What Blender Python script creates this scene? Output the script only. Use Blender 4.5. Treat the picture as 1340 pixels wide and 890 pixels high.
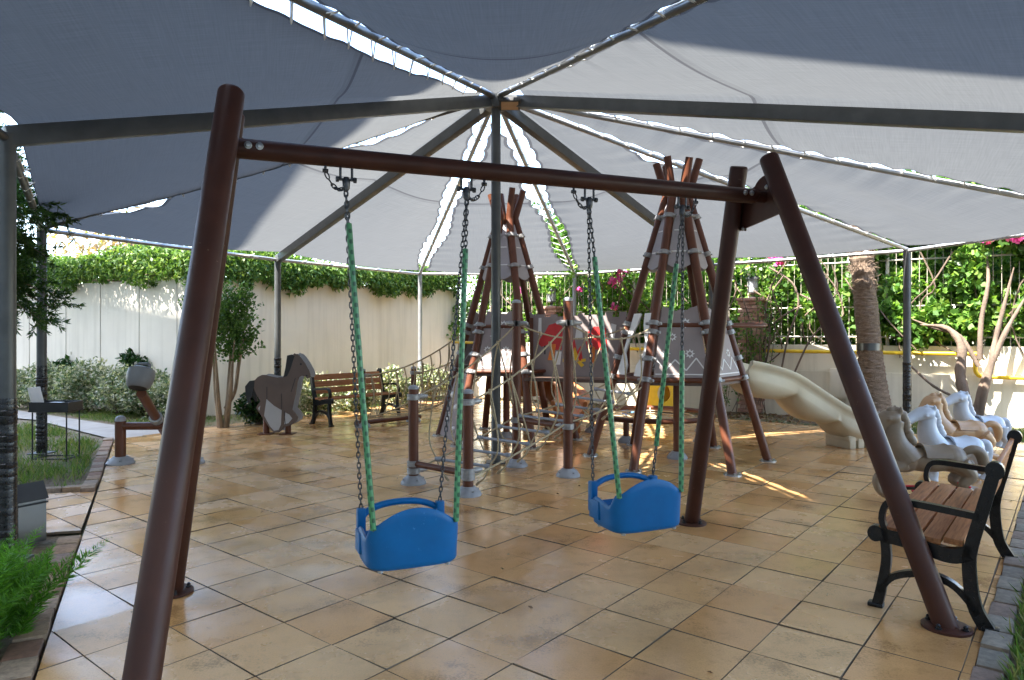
import bpy, bmesh, math, random
import numpy as np
from mathutils import Vector, Matrix, Quaternion
random.seed(7); RNG = np.random.default_rng(7)
R = math.radians
for o in list(bpy.data.objects): bpy.data.objects.remove(o)
SC = bpy.context.scene; COL = SC.collection
# ------------------------------------------------------------------ camera, sky, sun, exposure
cd = bpy.data.cameras.new('camera'); cam = bpy.data.objects.new('camera', cd); COL.objects.link(cam)
cam.location = (0, 0, 1.5); cam.rotation_euler = (R(90), 0, 0)
cd.sensor_width = 36; cd.lens = 24.39; cd.shift_y = -10/1340; cd.clip_start = .05; cd.clip_end = 600
SC.camera = cam
SUN = Vector((-.443, -.292, .848)).normalized()
w = bpy.data.worlds.new('World'); SC.world = w; w.use_nodes = True
nt = w.node_tree; sky = nt.nodes.new('ShaderNodeTexSky'); sky.sky_type = 'NISHITA'; sky.sun_disc = False
sky.sun_elevation = math.asin(SUN.z); sky.sun_rotation = math.atan2(SUN.x, SUN.y); sky.air_density = 1.0; sky.dust_density = 1.2
bg = nt.nodes['Background']; bg.inputs[1].default_value = .15; nt.links.new(sky.outputs[0], bg.inputs[0])
sl = bpy.data.lights.new('sun', 'SUN'); sun = bpy.data.objects.new('sun', sl); COL.objects.link(sun)
sl.energy = 3.5; sl.angle = R(.55); sl.color = (1, .95, .87); sun.rotation_euler = SUN.to_track_quat('Z', 'Y').to_euler()
vs = SC.view_settings; vs.view_transform = 'Standard'; vs.look = 'None'; vs.exposure = 3.15; vs.gamma = 1; vs.use_curve_mapping = False
SC.cycles.max_bounces = 10; SC.cycles.diffuse_bounces = 6; SC.cycles.transmission_bounces = 6; SC.cycles.sample_clamp_indirect = 6
SC.cycles.use_denoising = True

# ------------------------------------------------------------------ materials
def nodes(name):
    m = bpy.data.materials.new(name); m.use_nodes = True
    t = m.node_tree; b = t.nodes['Principled BSDF']; return m, t, b
def N(t, typ, **k):
    n = t.nodes.new(typ)
    for a, v in k.items(): setattr(n, a, v)
    return n
def ramp(t, src, stops):
    r = N(t, 'ShaderNodeValToRGB'); e = r.color_ramp.elements
    while len(e) < len(stops): e.new(.5)
    for i, (p, c) in enumerate(stops):
        e[i].position = p; e[i].color = (*c, 1) if len(c) == 3 else c
    t.links.new(src, r.inputs[0]); return r
def noise(t, scale, detail=5, rough=.55, coord='Object', stretch=None):
    tc = N(t, 'ShaderNodeTexCoord'); n = N(t, 'ShaderNodeTexNoise')
    n.inputs['Scale'].default_value = scale; n.inputs['Detail'].default_value = detail; n.inputs['Roughness'].default_value = rough
    if stretch:
        mp = N(t, 'ShaderNodeMapping'); mp.inputs['Scale'].default_value = stretch
        t.links.new(tc.outputs[coord], mp.inputs[0]); t.links.new(mp.outputs[0], n.inputs['Vector'])
    else: t.links.new(tc.outputs[coord], n.inputs['Vector'])
    return n
def mul(c, k): return tuple(min(1, x*k) for x in c)
def pmat(name, col, rough=.5, metal=0, scale=12, var=.25, bump=.0, bscale=80, spec=.5, rv=.1, stretch=None, coat=0):
    m, t, b = nodes(name)
    n = noise(t, scale, stretch=stretch)
    r = ramp(t, n.outputs[0], [(.3, mul(col, 1-var)), (.7, mul(col, 1+var))])
    t.links.new(r.outputs[0], b.inputs['Base Color'])
    rr = N(t, 'ShaderNodeMapRange'); rr.inputs[3].default_value = max(.03, rough-rv); rr.inputs[4].default_value = min(1, rough+rv)
    n2 = noise(t, scale*2.3); t.links.new(n2.outputs[0], rr.inputs[0]); t.links.new(rr.outputs[0], b.inputs['Roughness'])
    b.inputs['Metallic'].default_value = metal; b.inputs['Specular IOR Level'].default_value = spec; b.inputs['Coat Weight'].default_value = coat
    if bump:
        n3 = noise(t, bscale); bp = N(t, 'ShaderNodeBump'); bp.inputs['Strength'].default_value = bump; bp.inputs['Distance'].default_value = .01
        t.links.new(n3.outputs[0], bp.inputs['Height']); t.links.new(bp.outputs[0], b.inputs['Normal'])
    return m
def chips(m, col, thr=.70):
    t = m.node_tree; b = t.nodes['Principled BSDF']; l = b.inputs['Base Color'].links[0]; src = l.from_socket
    n = noise(t, 38, 3, .7); r = ramp(t, n.outputs[0], [(thr-.02, (0, 0, 0)), (thr+.01, (1, 1, 1))]); n2 = noise(t, 2.5, 3, .6); r2 = ramp(t, n2.outputs[0], [(.5, (0, 0, 0)), (.65, (1, 1, 1))])
    a = N(t, 'ShaderNodeMix', data_type='RGBA', blend_type='MULTIPLY'); a.inputs[0].default_value = 1; t.links.new(r.outputs[0], a.inputs[6]); t.links.new(r2.outputs[0], a.inputs[7])
    mx = N(t, 'ShaderNodeMix', data_type='RGBA'); t.links.new(a.outputs[2], mx.inputs[0]); t.links.new(src, mx.inputs[6]); mx.inputs[7].default_value = (*col, 1); t.links.new(mx.outputs[2], b.inputs['Base Color'])
def leafmat(name, cols, trans=.35, rough=.5):
    m, t, b = nodes(name); g = N(t, 'ShaderNodeNewGeometry')
    st = [(i/(len(cols)-1), c) for i, c in enumerate(cols)]
    r = ramp(t, g.outputs['Random Per Island'], st)
    t.links.new(r.outputs[0], b.inputs['Base Color']); b.inputs['Roughness'].default_value = rough; b.inputs['Specular IOR Level'].default_value = .35
    tr = N(t, 'ShaderNodeBsdfTranslucent'); mx = N(t, 'ShaderNodeMixShader'); mx.inputs[0].default_value = trans
    br = N(t, 'ShaderNodeMix', data_type='RGBA', blend_type='MULTIPLY'); br.inputs[0].default_value = 1
    t.links.new(r.outputs[0], br.inputs[6]); br.inputs[7].default_value = (1.5, 1.5, .7, 1)
    t.links.new(br.outputs[2], tr.inputs[0])
    t.links.new(b.outputs[0], mx.inputs[1]); t.links.new(tr.outputs[0], mx.inputs[2])
    t.links.new(mx.outputs[0], t.nodes['Material Output'].inputs[0]); return m
M = {}
M['swing'] = pmat('brown_powder_coat', (.056, .019, .0115), .44, scale=5, var=.2, bump=.06, bscale=220, spec=.28)
M['pole'] = pmat('teepee_pole_brown', (.11, .036, .017), .42, scale=6, var=.2, bump=.05, bscale=200, spec=.35)
M['steel'] = pmat('bolt_steel', (.45, .45, .44), .35, .9, var=.15)
M['chain'] = pmat('chain_steel', (.10, .10, .105), .42, .85, scale=60, var=.5)
M['blue'] = pmat('blue_plastic', (.0, .115, .32), .42, scale=8, var=.10, bump=.05, bscale=300, spec=.3)
M['darkplastic'] = pmat('dark_inside', (.01, .01, .012), .6)
M['clamp'] = pmat('cast_aluminium', (.31, .305, .30), .45, .3, scale=20, var=.2)
M['dome'] = pmat('grey_base_plastic', (.29, .29, .305), .5, scale=10, var=.15)
M['greybar'] = pmat('grey_plastic_rung', (.25, .26, .29), .45, scale=10, var=.15)
M['rope'] = pmat('beige_rope', (.40, .32, .20), .85, scale=90, var=.35, bump=.3, bscale=260)
M['frame'] = pmat('grey_painted_steel', (.075, .078, .078), .42, .2, scale=7, var=.18)
M['framelight'] = pmat('galvanised_steel', (.34, .35, .36), .4, .5, scale=7, var=.15)
M['tape'] = pmat('black_wrap', (.012, .012, .013), .28, scale=25, var=.3, bump=.25, bscale=40)
M['lace'] = pmat('white_cord', (.75, .75, .72), .8)
M['taupe'] = pmat('taupe_panel', (.275, .225, .215), .55, scale=4, var=.08)
M['mauve'] = pmat('mauve_grey_panel', (.33, .30, .31), .55, scale=4, var=.08)
M['whitedec'] = pmat('white_panel_paint', (.72, .70, .68), .55, var=.05)
M['red'] = pmat('red_panel_paint', (.55, .025, .025), .5, var=.08)
M['orange'] = pmat('orange_panel_paint', (.72, .19, .02), .5, var=.08)
M['yellow'] = pmat('yellow_panel_paint', (.78, .48, .02), .45, var=.08)
M['deck'] = pmat('deck_board', (.09, .055, .04), .6, var=.2)
M['cream'] = pmat('cream_plastic', (.52, .46, .33), .38, scale=4, var=.08)
M['brownslide'] = pmat('orange_brown_plastic', (.40, .15, .05), .4, scale=4, var=.12)
M['iron'] = pmat('black_cast_iron', (.007, .007, .0075), .30, scale=30, var=.4, bump=.1, bscale=120, spec=.35)
M['tan'] = pmat('tan_plastic', (.46, .28, .15), .36, scale=6, var=.12)
M['whitehorse'] = pmat('pale_blue_white_plastic', (.47, .51, .58), .33, scale=6, var=.08)
M['brownhorse'] = pmat('greyish_brown_plastic', (.21, .155, .105), .5, scale=6, var=.14, bump=.08, bscale=60)
M['hbody'] = pmat('brown_board', (.125, .088, .072), .5, scale=5, var=.1)
M['hlight'] = pmat('light_grey_board', (.42, .42, .43), .5, scale=5, var=.06)
M['black'] = pmat('black_board', (.014, .014, .015), .5)
M['bell'] = pmat('grey_moulded_plastic', (.15, .15, .155), .5, scale=9, var=.12)
M['stainless'] = pmat('stainless_sheet', (.13, .13, .125), .32, 1, scale=3, var=.15)
M['blackmetal'] = pmat('black_metal', (.015, .015, .016), .45)
M['gaspipe'] = pmat('yellow_pipe_paint', (.80, .52, .02), .4, scale=4, var=.1)
M['fenceiron'] = pmat('cream_painted_iron', (.42, .385, .31), .5, scale=9, var=.15)
M['bark'] = pmat('grey_brown_bark', (.14, .10, .072), .85, scale=9, var=.4, bump=.8, bscale=30, stretch=(1, 1, .25))
M['barkdark'] = pmat('mottled_stem_bark', (.26, .19, .12), .8, scale=14, var=.45, bump=.4, bscale=40, stretch=(1, 1, .3))
M['lantern'] = pmat('lantern_metal', (.05, .05, .05), .4)
M['frost'] = pmat('frosted_glass', (.26, .28, .29), .25, var=.1)
M['redframe'] = pmat('red_painted_rod', (.55, .02, .03), .4)
M['litter'] = pmat('blue_wrapper', (.15, .32, .6), .4)
M['housewall'] = pmat('rendered_facade', (.62, .57, .48), .8)
M['ringconcrete'] = pmat('concrete_ring', (.42, .39, .34), .85, scale=10, var=.2, bump=.3)

chips(M['swing'], (.16, .10, .07)); chips(M['pole'], (.22, .14, .10)); chips(M['blue'], (.05, .22, .50), .69); chips(M['iron'], (.08, .05, .03)); chips(M['cream'], (.36, .30, .20), .69)
def woodmat():
    m, t, b = nodes('varnished_slat_wood')
    n = noise(t, 7, 6, .6, stretch=(.6, 9, 9)); n2 = noise(t, 30, 4, .6, stretch=(.5, 8, 8))
    g = N(t, 'ShaderNodeNewGeometry')
    r = ramp(t, n.outputs[0], [(.25, (.16, .06, .022)), (.5, (.38, .15, .055)), (.75, (.50, .23, .095))])
    hv = N(t, 'ShaderNodeHueSaturation'); mr = N(t, 'ShaderNodeMapRange'); mr.inputs[3].default_value = .75; mr.inputs[4].default_value = 1.25
    t.links.new(g.outputs['Random Per Island'], mr.inputs[0]); t.links.new(mr.outputs[0], hv.inputs['Value']); t.links.new(r.outputs[0], hv.inputs['Color'])
    t.links.new(hv.outputs[0], b.inputs['Base Color']); b.inputs['Roughness'].default_value = .55; b.inputs['Specular IOR Level'].default_value = .3
    bp = N(t, 'ShaderNodeBump'); bp.inputs['Strength'].default_value = .25; bp.inputs['Distance'].default_value = .004
    t.links.new(n2.outputs[0], bp.inputs['Height']); t.links.new(bp.outputs[0], b.inputs['Normal']); return m
M['wood'] = woodmat()

def tilemat():
    m, t, b = nodes('sandstone_tile'); g = N(t, 'ShaderNodeNewGeometry')
    base = ramp(t, g.outputs['Random Per Island'], [(0, (.62, .32, .12)), (.35, (.67, .37, .15)), (.7, (.69, .40, .17)), (1, (.71, .44, .215))])
    n1 = noise(t, 1.1, 6, .6); st = ramp(t, n1.outputs[0], [(.30, (.62, .60, .58)), (.5, (1, 1, 1)), (.72, (1.0, .97, .93))])
    n2 = noise(t, 9, 8, .65); s2 = ramp(t, n2.outputs[0], [(.32, (.62, .60, .58)), (.46, (.96, .96, .96)), (.7, (1, 1, 1))])
    n3 = noise(t, 120, 3, .6); s3 = ramp(t, n3.outputs[0], [(.30, (.72, .72, .72)), (.55, (1, 1, 1))])
    # blackish grime: patchy areas broken up by fine grain
    na = noise(t, 2.3, 4, .6); nb = noise(t, 70, 4, .75); gm = N(t, 'ShaderNodeMath', operation='MULTIPLY_ADD'); gm.inputs[1].default_value = .55; t.links.new(nb.outputs[0], gm.inputs[0]); t.links.new(na.outputs[0], gm.inputs[2])
    s4 = ramp(t, gm.outputs[0], [(.84, (1, 1, 1)), (.95, (.50, .47, .44))])
    x = base.outputs[0]
    for s, f in ((st, .9), (s2, .5), (s3, .6), (s4, .8)):
        mx = N(t, 'ShaderNodeMix', data_type='RGBA', blend_type='MULTIPLY'); mx.inputs[0].default_value = f
        t.links.new(x, mx.inputs[6]); t.links.new(s.outputs[0], mx.inputs[7]); x = mx.outputs[2]
    t.links.new(x, b.inputs['Base Color'])
    n4 = noise(t, 1.9, 5, .6); wet = N(t, 'ShaderNodeMapRange'); wet.inputs[1].default_value = .40; wet.inputs[2].default_value = .62
    wet.inputs[3].default_value = .09; wet.inputs[4].default_value = .33
    mn = N(t, 'ShaderNodeMath', operation='ADD'); ma = N(t, 'ShaderNodeMath', operation='MULTIPLY_ADD'); ma.inputs[1].default_value = .22; ma.inputs[2].default_value = -.11
    t.links.new(g.outputs['Random Per Island'], ma.inputs[0]); t.links.new(n4.outputs[0], mn.inputs[0]); t.links.new(ma.outputs[0], mn.inputs[1])
    t.links.new(mn.outputs[0], wet.inputs[0]); t.links.new(wet.outputs[0], b.inputs['Roughness'])
    b.inputs['Specular IOR Level'].default_value = .65
    bp = N(t, 'ShaderNodeBump'); bp.inputs['Strength'].default_value = .18; bp.inputs['Distance'].default_value = .003
    n5 = noise(t, 130, 4, .7); t.links.new(n5.outputs[0], bp.inputs['Height'])
    bp2 = N(t, 'ShaderNodeBump'); bp2.inputs['Strength'].default_value = .12; bp2.inputs['Distance'].default_value = .02
    n6 = noise(t, 5, 2, .5); t.links.new(n6.outputs[0], bp2.inputs['Height']); t.links.new(bp.outputs[0], bp2.inputs['Normal'])
    t.links.new(bp2.outputs[0], b.inputs['Normal']); return m
M['tile'] = tilemat()

def fabricmat():
    m, t, b = nodes('shade_cloth')
    uv = N(t, 'ShaderNodeUVMap'); sep = N(t, 'ShaderNodeSeparateXYZ'); t.links.new(uv.outputs[0], sep.inputs[0])
    def band(src, at, wd):
        s = N(t, 'ShaderNodeMath', operation='SUBTRACT'); s.inputs[1].default_value = at; t.links.new(src, s.inputs[0])
        a = N(t, 'ShaderNodeMath', operation='ABSOLUTE'); t.links.new(s.outputs[0], a.inputs[0])
        l = N(t, 'ShaderNodeMath', operation='LESS_THAN'); l.inputs[1].default_value = wd; t.links.new(a.outputs[0], l.inputs[0]); return l.outputs[0]
    def add(a, c):
        s = N(t, 'ShaderNodeMath', operation='MAXIMUM'); t.links.new(a, s.inputs[0]); t.links.new(c, s.inputs[1]); return s.outputs[0]
    x, y = sep.outputs[0], sep.outputs[1]
    hem = add(add(band(x, 0, .05), band(x, 100, .05)), band(y, 1, .014)); seam = band(y, .455, .0028); wide = band(y, .461, .008)
    wv = N(t, 'ShaderNodeTexNoise'); mp = N(t, 'ShaderNodeMapping'); mp.inputs['Scale'].default_value = (14, 340, 1); t.links.new(uv.outputs[0], mp.inputs[0])
    uv2 = N(t, 'ShaderNodeUVMap'); uv2.uv_map = 'metres'; mp2 = N(t, 'ShaderNodeMapping'); mp2.inputs['Scale'].default_value = (95, 2.0, 1); t.links.new(uv2.outputs[0], mp2.inputs[0])
    t.links.new(mp2.outputs[0], wv.inputs['Vector']); wv.inputs['Scale'].default_value = 1; wv.inputs['Detail'].default_value = 3
    mp3 = N(t, 'ShaderNodeMapping'); mp3.inputs['Scale'].default_value = (2.2, 60, 1); t.links.new(uv2.outputs[0], mp3.inputs[0])
    wv2 = N(t, 'ShaderNodeTexNoise'); wv2.inputs['Scale'].default_value = 1; wv2.inputs['Detail'].default_value = 3; t.links.new(mp3.outputs[0], wv2.inputs['Vector'])
    ad = N(t, 'ShaderNodeMath', operation='ADD'); t.links.new(wv.outputs[0], ad.inputs[0]); t.links.new(wv2.outputs[0], ad.inputs[1])
    col = ramp(t, ad.outputs[0], [(.70, (.067, .069, .0695)), (1.0, (.084, .087, .0865))])
    col.color_ramp.elements[0].position = .35; col.color_ramp.elements[1].position = .68
    hf = N(t, 'ShaderNodeMath', operation='MULTIPLY'); hf.inputs[1].default_value = .5; t.links.new(ad.outputs[0], hf.inputs[0]); t.links.new(hf.outputs[0], col.inputs[0])
    dk = N(t, 'ShaderNodeMath', operation='MULTIPLY'); dk.inputs[1].default_value = .22; t.links.new(wide, dk.inputs[0])
    dk2 = add(dk.outputs[0], seam); dk3 = N(t, 'ShaderNodeMath', operation='MULTIPLY'); dk3.inputs[1].default_value = .75; t.links.new(add(dk2, hem), dk3.inputs[0])
    # stitched overlaps are double cloth and let less light through
    inv = N(t, 'ShaderNodeMix', data_type='RGBA'); t.links.new(dk3.outputs[0], inv.inputs[0]); t.links.new(col.outputs[0], inv.inputs[6]); inv.inputs[7].default_value = (.03, .03, .032, 1)
    df = N(t, 'ShaderNodeBsdfDiffuse'); tr = N(t, 'ShaderNodeBsdfTranslucent'); mx = N(t, 'ShaderNodeMixShader'); mx.inputs[0].default_value = .6
    t.links.new(inv.outputs[2], df.inputs[0]); t.links.new(inv.outputs[2], tr.inputs[0])
    t.links.new(df.outputs[0], mx.inputs[1]); t.links.new(tr.outputs[0], mx.inputs[2]); t.links.new(mx.outputs[0], t.nodes['Material Output'].inputs[0])
    return m
M['fabric'] = fabricmat()

def sleevemat():
    m, t, b = nodes('green_chain_sleeve'); uv = N(t, 'ShaderNodeUVMap'); sep = N(t, 'ShaderNodeSeparateXYZ'); t.links.new(uv.outputs[0], sep.inputs[0])
    def sn(src, k, ph=0):
        a = N(t, 'ShaderNodeMath', operation='MULTIPLY_ADD'); a.inputs[1].default_value = k; a.inputs[2].default_value = ph; t.links.new(src, a.inputs[0])
        s = N(t, 'ShaderNodeMath', operation='SINE'); t.links.new(a.outputs[0], s.inputs[0]); return s.outputs[0]
    p = N(t, 'ShaderNodeMath', operation='MULTIPLY'); t.links.new(sn(sep.outputs[1], 2*math.pi/.052), p.inputs[0]); t.links.new(sn(sep.outputs[0], 4*math.pi, .6), p.inputs[1])
    r = ramp(t, p.outputs[0], [(.05, (.075, .27, .11)), (.45, (.018, .085, .035))])
    t.links.new(r.outputs[0], b.inputs['Base Color']); b.inputs['Roughness'].default_value = .35; return m
M['sleeve'] = sleevemat()

def wallmat(name, col, streak=.5):
    m, t, b = nodes(name)
    n = noise(t, .6, 6, .6); n2 = noise(t, 2.2, 5, .6, stretch=(3.5, 3.5, .16)); n3 = noise(t, 25, 5, .6)
    a = ramp(t, n.outputs[0], [(.3, mul(col, .86)), (.65, col)])
    s = ramp(t, n2.outputs[0], [(.30, (.66, .64, .60)), (.52, (1, 1, 1))])
    mx = N(t, 'ShaderNodeMix', data_type='RGBA', blend_type='MULTIPLY'); mx.inputs[0].default_value = streak
    t.links.new(a.outputs[0], mx.inputs[6]); t.links.new(s.outputs[0], mx.inputs[7]); t.links.new(mx.outputs[2], b.inputs['Base Color'])
    b.inputs['Roughness'].default_value = .85; b.inputs['Specular IOR Level'].default_value = .2
    bp = N(t, 'ShaderNodeBump'); bp.inputs['Strength'].default_value = .25; bp.inputs['Distance'].default_value = .01
    t.links.new(n3.outputs[0], bp.inputs['Height']); t.links.new(bp.outputs[0], b.inputs['Normal']); return m
M['wallcream'] = wallmat('cream_render', (.78, .68, .53), .38); M['wallgrey'] = wallmat('weathered_white_render', (.76, .70, .60), .35)
M['wallright'] = wallmat('pale_cream_render', (.76, .70, .56), .4)
def groundmat():
    m, t, b = nodes('garden_soil'); n = noise(t, 1.2, 8, .65); n2 = noise(t, 26, 6, .7)
    a = ramp(t, n.outputs[0], [(.35, (.14, .10, .06)), (.5, (.21, .16, .10)), (.62, (.10, .13, .045))])
    s = ramp(t, n2.outputs[0], [(.3, (.55, .5, .45)), (.6, (1.1, 1.1, 1.1))])
    mx = N(t, 'ShaderNodeMix', data_type='RGBA', blend_type='MULTIPLY'); mx.inputs[0].default_value = 1
    t.links.new(a.outputs[0], mx.inputs[6]); t.links.new(s.outputs[0], mx.inputs[7]); t.links.new(mx.outputs[2], b.inputs['Base Color']); b.inputs['Roughness'].default_value = .95
    bp = N(t, 'ShaderNodeBump'); bp.inputs['Strength'].default_value = .9; bp.inputs['Distance'].default_value = .03
    t.links.new(n2.outputs[0], bp.inputs['Height']); t.links.new(bp.outputs[0], b.inputs['Normal']); return m
M['soil'] = groundmat(); M['path'] = pmat('pale_concrete', (.33, .295, .25), .85, scale=3, var=.15, bump=.3, bscale=50)
M['grout'] = pmat('dark_grout', (.15, .105, .065), .85, var=.5, scale=3)
def brickmat(name, cols):
    m, t, b = nodes(name); g = N(t, 'ShaderNodeNewGeometry'); r = ramp(t, g.outputs['Random Per Island'], [(i/(len(cols)-1), c) for i, c in enumerate(cols)])
    n = noise(t, 22, 6, .65); s = ramp(t, n.outputs[0], [(.3, (.5, .5, .5)), (.65, (1.1, 1.1, 1.1))])
    mx = N(t, 'ShaderNodeMix', data_type='RGBA', blend_type='MULTIPLY'); mx.inputs[0].default_value = .9
    t.links.new(r.outputs[0], mx.inputs[6]); t.links.new(s.outputs[0], mx.inputs[7]); t.links.new(mx.outputs[2], b.inputs['Base Color']); b.inputs['Roughness'].default_value = .85
    bp = N(t, 'ShaderNodeBump'); bp.inputs['Strength'].default_value = .5; bp.inputs['Distance'].default_value = .01; t.links.new(n.outputs[0], bp.inputs['Height']); t.links.new(bp.outputs[0], b.inputs['Normal']); return m
M['edging'] = brickmat('edging_brick', [(.20, .10, .06), (.30, .19, .11), (.34, .26, .18), (.16, .09, .07)])
M['kerb'] = brickmat('grey_kerb_paver', [(.21, .18, .14), (.27, .235, .18), (.21, .12, .085), (.25, .215, .165)])
M['pillar'] = brickmat('red_pillar_brick', [(.40, .21, .15), (.48, .28, .21), (.54, .36, .28)])
def palmmat():
    m, t, b = nodes('palm_bark'); n = noise(t, 7, 6, .7, stretch=(1.5, 1.5, 5)); n2 = noise(t, 40, 5, .7, stretch=(3, 3, .4))
    a = ramp(t, n.outputs[0], [(.3, (.13, .085, .055)), (.55, (.27, .19, .13)), (.75, (.36, .27, .19))])
    t.links.new(a.outputs[0], b.inputs['Base Color']); b.inputs['Roughness'].default_value = .9
    ad = N(t, 'ShaderNodeMath', operation='ADD'); t.links.new(n.outputs[0], ad.inputs[0]); t.links.new(n2.outputs[0], ad.inputs[1])
    bp = N(t, 'ShaderNodeBump'); bp.inputs['Strength'].default_value = 1; bp.inputs['Distance'].default_value = .03
    t.links.new(ad.outputs[0], bp.inputs['Height']); t.links.new(bp.outputs[0], b.inputs['Normal']); return m
M['palm'] = palmmat()
M['ivy'] = leafmat('ivy_leaf', [(.03, .075, .014), (.065, .14, .025), (.11, .20, .04), (.21, .29, .075)], .35)
M['bougain'] = leafmat('bougainvillea_leaf', [(.04, .10, .018), (.075, .175, .03), (.13, .25, .045), (.24, .36, .08)], .4, .4)
M['treeleaf'] = leafmat('dark_tree_leaf', [(.015, .04, .010), (.03, .075, .018), (.05, .11, .025)], .3)
M['myrtle'] = leafmat('myrtle_leaf', [(.04, .095, .02), (.07, .15, .032), (.12, .22, .05)], .35)
M['conifer'] = leafmat('conifer_needle', [(.015, .045, .008), (.03, .08, .012), (.06, .12, .02)], .25)
M['varieg'] = leafmat('variegated_leaf', [(.06, .11, .045), (.14, .19, .09), (.36, .37, .27), (.56, .53, .43)], .3)
M['shrubdark'] = leafmat('dark_shrub_leaf', [(.010, .035, .010), (.02, .06, .015), (.035, .085, .02)], .25, .35)
M['fern'] = leafmat('foxtail_fern_needle', [(.045, .14, .012), (.08, .22, .02), (.13, .32, .03)], .4)
M['grass'] = leafmat('grass_blade', [(.05, .10, .02), (.08, .16, .025), (.14, .20, .05), (.24, .21, .09)], .35)
M['flower'] = leafmat('magenta_bract', [(.45, .04, .24), (.62, .08, .38), (.75, .22, .55)], .4)
M['drybrown'] = leafmat('pinkish_brown_leaf', [(.20, .13, .08), (.32, .22, .14), (.14, .15, .05)], .4)
M['litterleaf'] = leafmat('fallen_leaf', [(.16, .08, .04), (.26, .15, .08), (.30, .22, .10)], .1)

# ------------------------------------------------------------------ mesh helpers
def V(*a): return Vector(a)
def fin(name, bm, mat, parent=None, smooth=True, ang=38, world=True):
    me = bpy.data.meshes.new(name); bm.normal_update(); bm.to_mesh(me); bm.free()
    return link(name, me, mat, parent, smooth, ang, world)
def link(name, me, mat, parent=None, smooth=True, ang=38, world=True):
    for m in (mat if isinstance(mat, (list, tuple)) else [mat]): me.materials.append(M[m] if isinstance(m, str) else m)
    if smooth and len(me.polygons):
        me.polygons.foreach_set('use_smooth', [True]*len(me.polygons)); me.set_sharp_from_angle(angle=R(ang))
    o = bpy.data.objects.new(name, me); COL.objects.link(o)
    if parent is not None: par(o, parent, world)
    return o
def basis(o):
    m = Matrix.Translation(o.location) @ o.rotation_euler.to_matrix().to_4x4() @ Matrix.Diagonal((*o.scale, 1))
    return (basis(o.parent) @ o.matrix_parent_inverse @ m) if o.parent else m
def par(o, p, world=True):
    o.parent = p
    if world: o.matrix_parent_inverse = basis(p).inverted()
def tag(o, label, cat, group=None, kind=None):
    if label: o['label'] = label
    if cat: o['category'] = cat
    if group: o['group'] = group
    if kind: o['kind'] = kind
    return o
def struct(o): o['kind'] = 'structure'; return o
def thing(name, label, cat, loc=(0, 0, 0), rz=0, group=None):
    o = bpy.data.objects.new(name, None); COL.objects.link(o); o.location = loc; o.rotation_euler = (0, 0, rz); o.empty_display_size = .1
    return tag(o, label, cat, group)
def copy_tree(o, parent=None):
    c = o.copy(); COL.objects.link(c)
    if parent: c.parent = parent
    for ch in [x for x in list(o.children)]: copy_tree(ch, c)
    return c
def frames(pts, closed=False):
    P = [Vector(p) for p in pts]; n = len(P); T = []
    for i in range(n):
        a = P[i-1] if (i > 0 or closed) else P[i]; b = P[(i+1) % n] if (i < n-1 or closed) else P[i]
        d = b-a; T.append(d.normalized() if d.length > 1e-9 else Vector((0, 0, 1)))
    u = T[0].cross(Vector((0, 0, 1)))
    if u.length < 1e-3: u = T[0].cross(Vector((0, 1, 0)))
    u.normalize(); F = []
    for i in range(n):
        u = u-T[i]*u.dot(T[i])
        if u.length < 1e-6: u = T[i].orthogonal()
        u.normalize(); F.append((P[i], T[i], u.copy(), T[i].cross(u)))
    return F
def tube(bm, pts, r, seg=10, closed=False, cap=True, uvl=None):
    F = frames(pts, closed); rr = r if isinstance(r, (list, tuple)) else [r]*len(F); rings = []
    for (p, t, u, v), q in zip(F, rr):
        rings.append([bm.verts.new(p+(u*math.cos(2*math.pi*k/seg)+v*math.sin(2*math.pi*k/seg))*q) for k in range(seg)])
    n = len(rings); L = 0
    for i in range(n if closed else n-1):
        a, b = rings[i], rings[(i+1) % n]; l = (F[(i+1) % n][0]-F[i][0]).length
        for k in range(seg):
            f = bm.faces.new((a[k], a[(k+1) % seg], b[(k+1) % seg], b[k]))
            if uvl is not None:
                for lp, uvv in zip(f.loops, ((k/seg, L), ((k+1)/seg, L), ((k+1)/seg, L+l), (k/seg, L+l))): lp[uvl].uv = uvv
        L += l
    if cap and not closed:
        bm.faces.new(list(reversed(rings[0]))); bm.faces.new(rings[-1])
    return bm
def box(bm, c, s, mat=None, bev=.0):
    r = bmesh.ops.create_cube(bm, size=1); vs_ = r['verts']
    mt = Matrix.Translation(Vector(c)) @ (mat.to_4x4() if mat is not None else Matrix.Identity(4)) @ Matrix.Diagonal((*s, 1))
    bmesh.ops.transform(bm, matrix=mt, verts=vs_)
    if bev:
        es = list({e for v in vs_ for e in v.link_edges}); bmesh.ops.bevel(bm, geom=es, offset=bev, segments=2, affect='EDGES', profile=.6)
    return bm
def lathe(bm, prof, seg=20, mt=None):
    rings = []; mt = mt or Matrix.Identity(4)
    for r, z in prof:
        rings.append([bm.verts.new(mt @ Vector((max(r, 1e-4)*math.cos(2*math.pi*k/seg), max(r, 1e-4)*math.sin(2*math.pi*k/seg), z))) for k in range(seg)])
    for a, b in zip(rings, rings[1:]):
        for k in range(seg): bm.faces.new((a[k], a[(k+1) % seg], b[(k+1) % seg], b[k]))
    bm.faces.new(list(reversed(rings[0]))); bm.faces.new(rings[-1]); return bm
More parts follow.
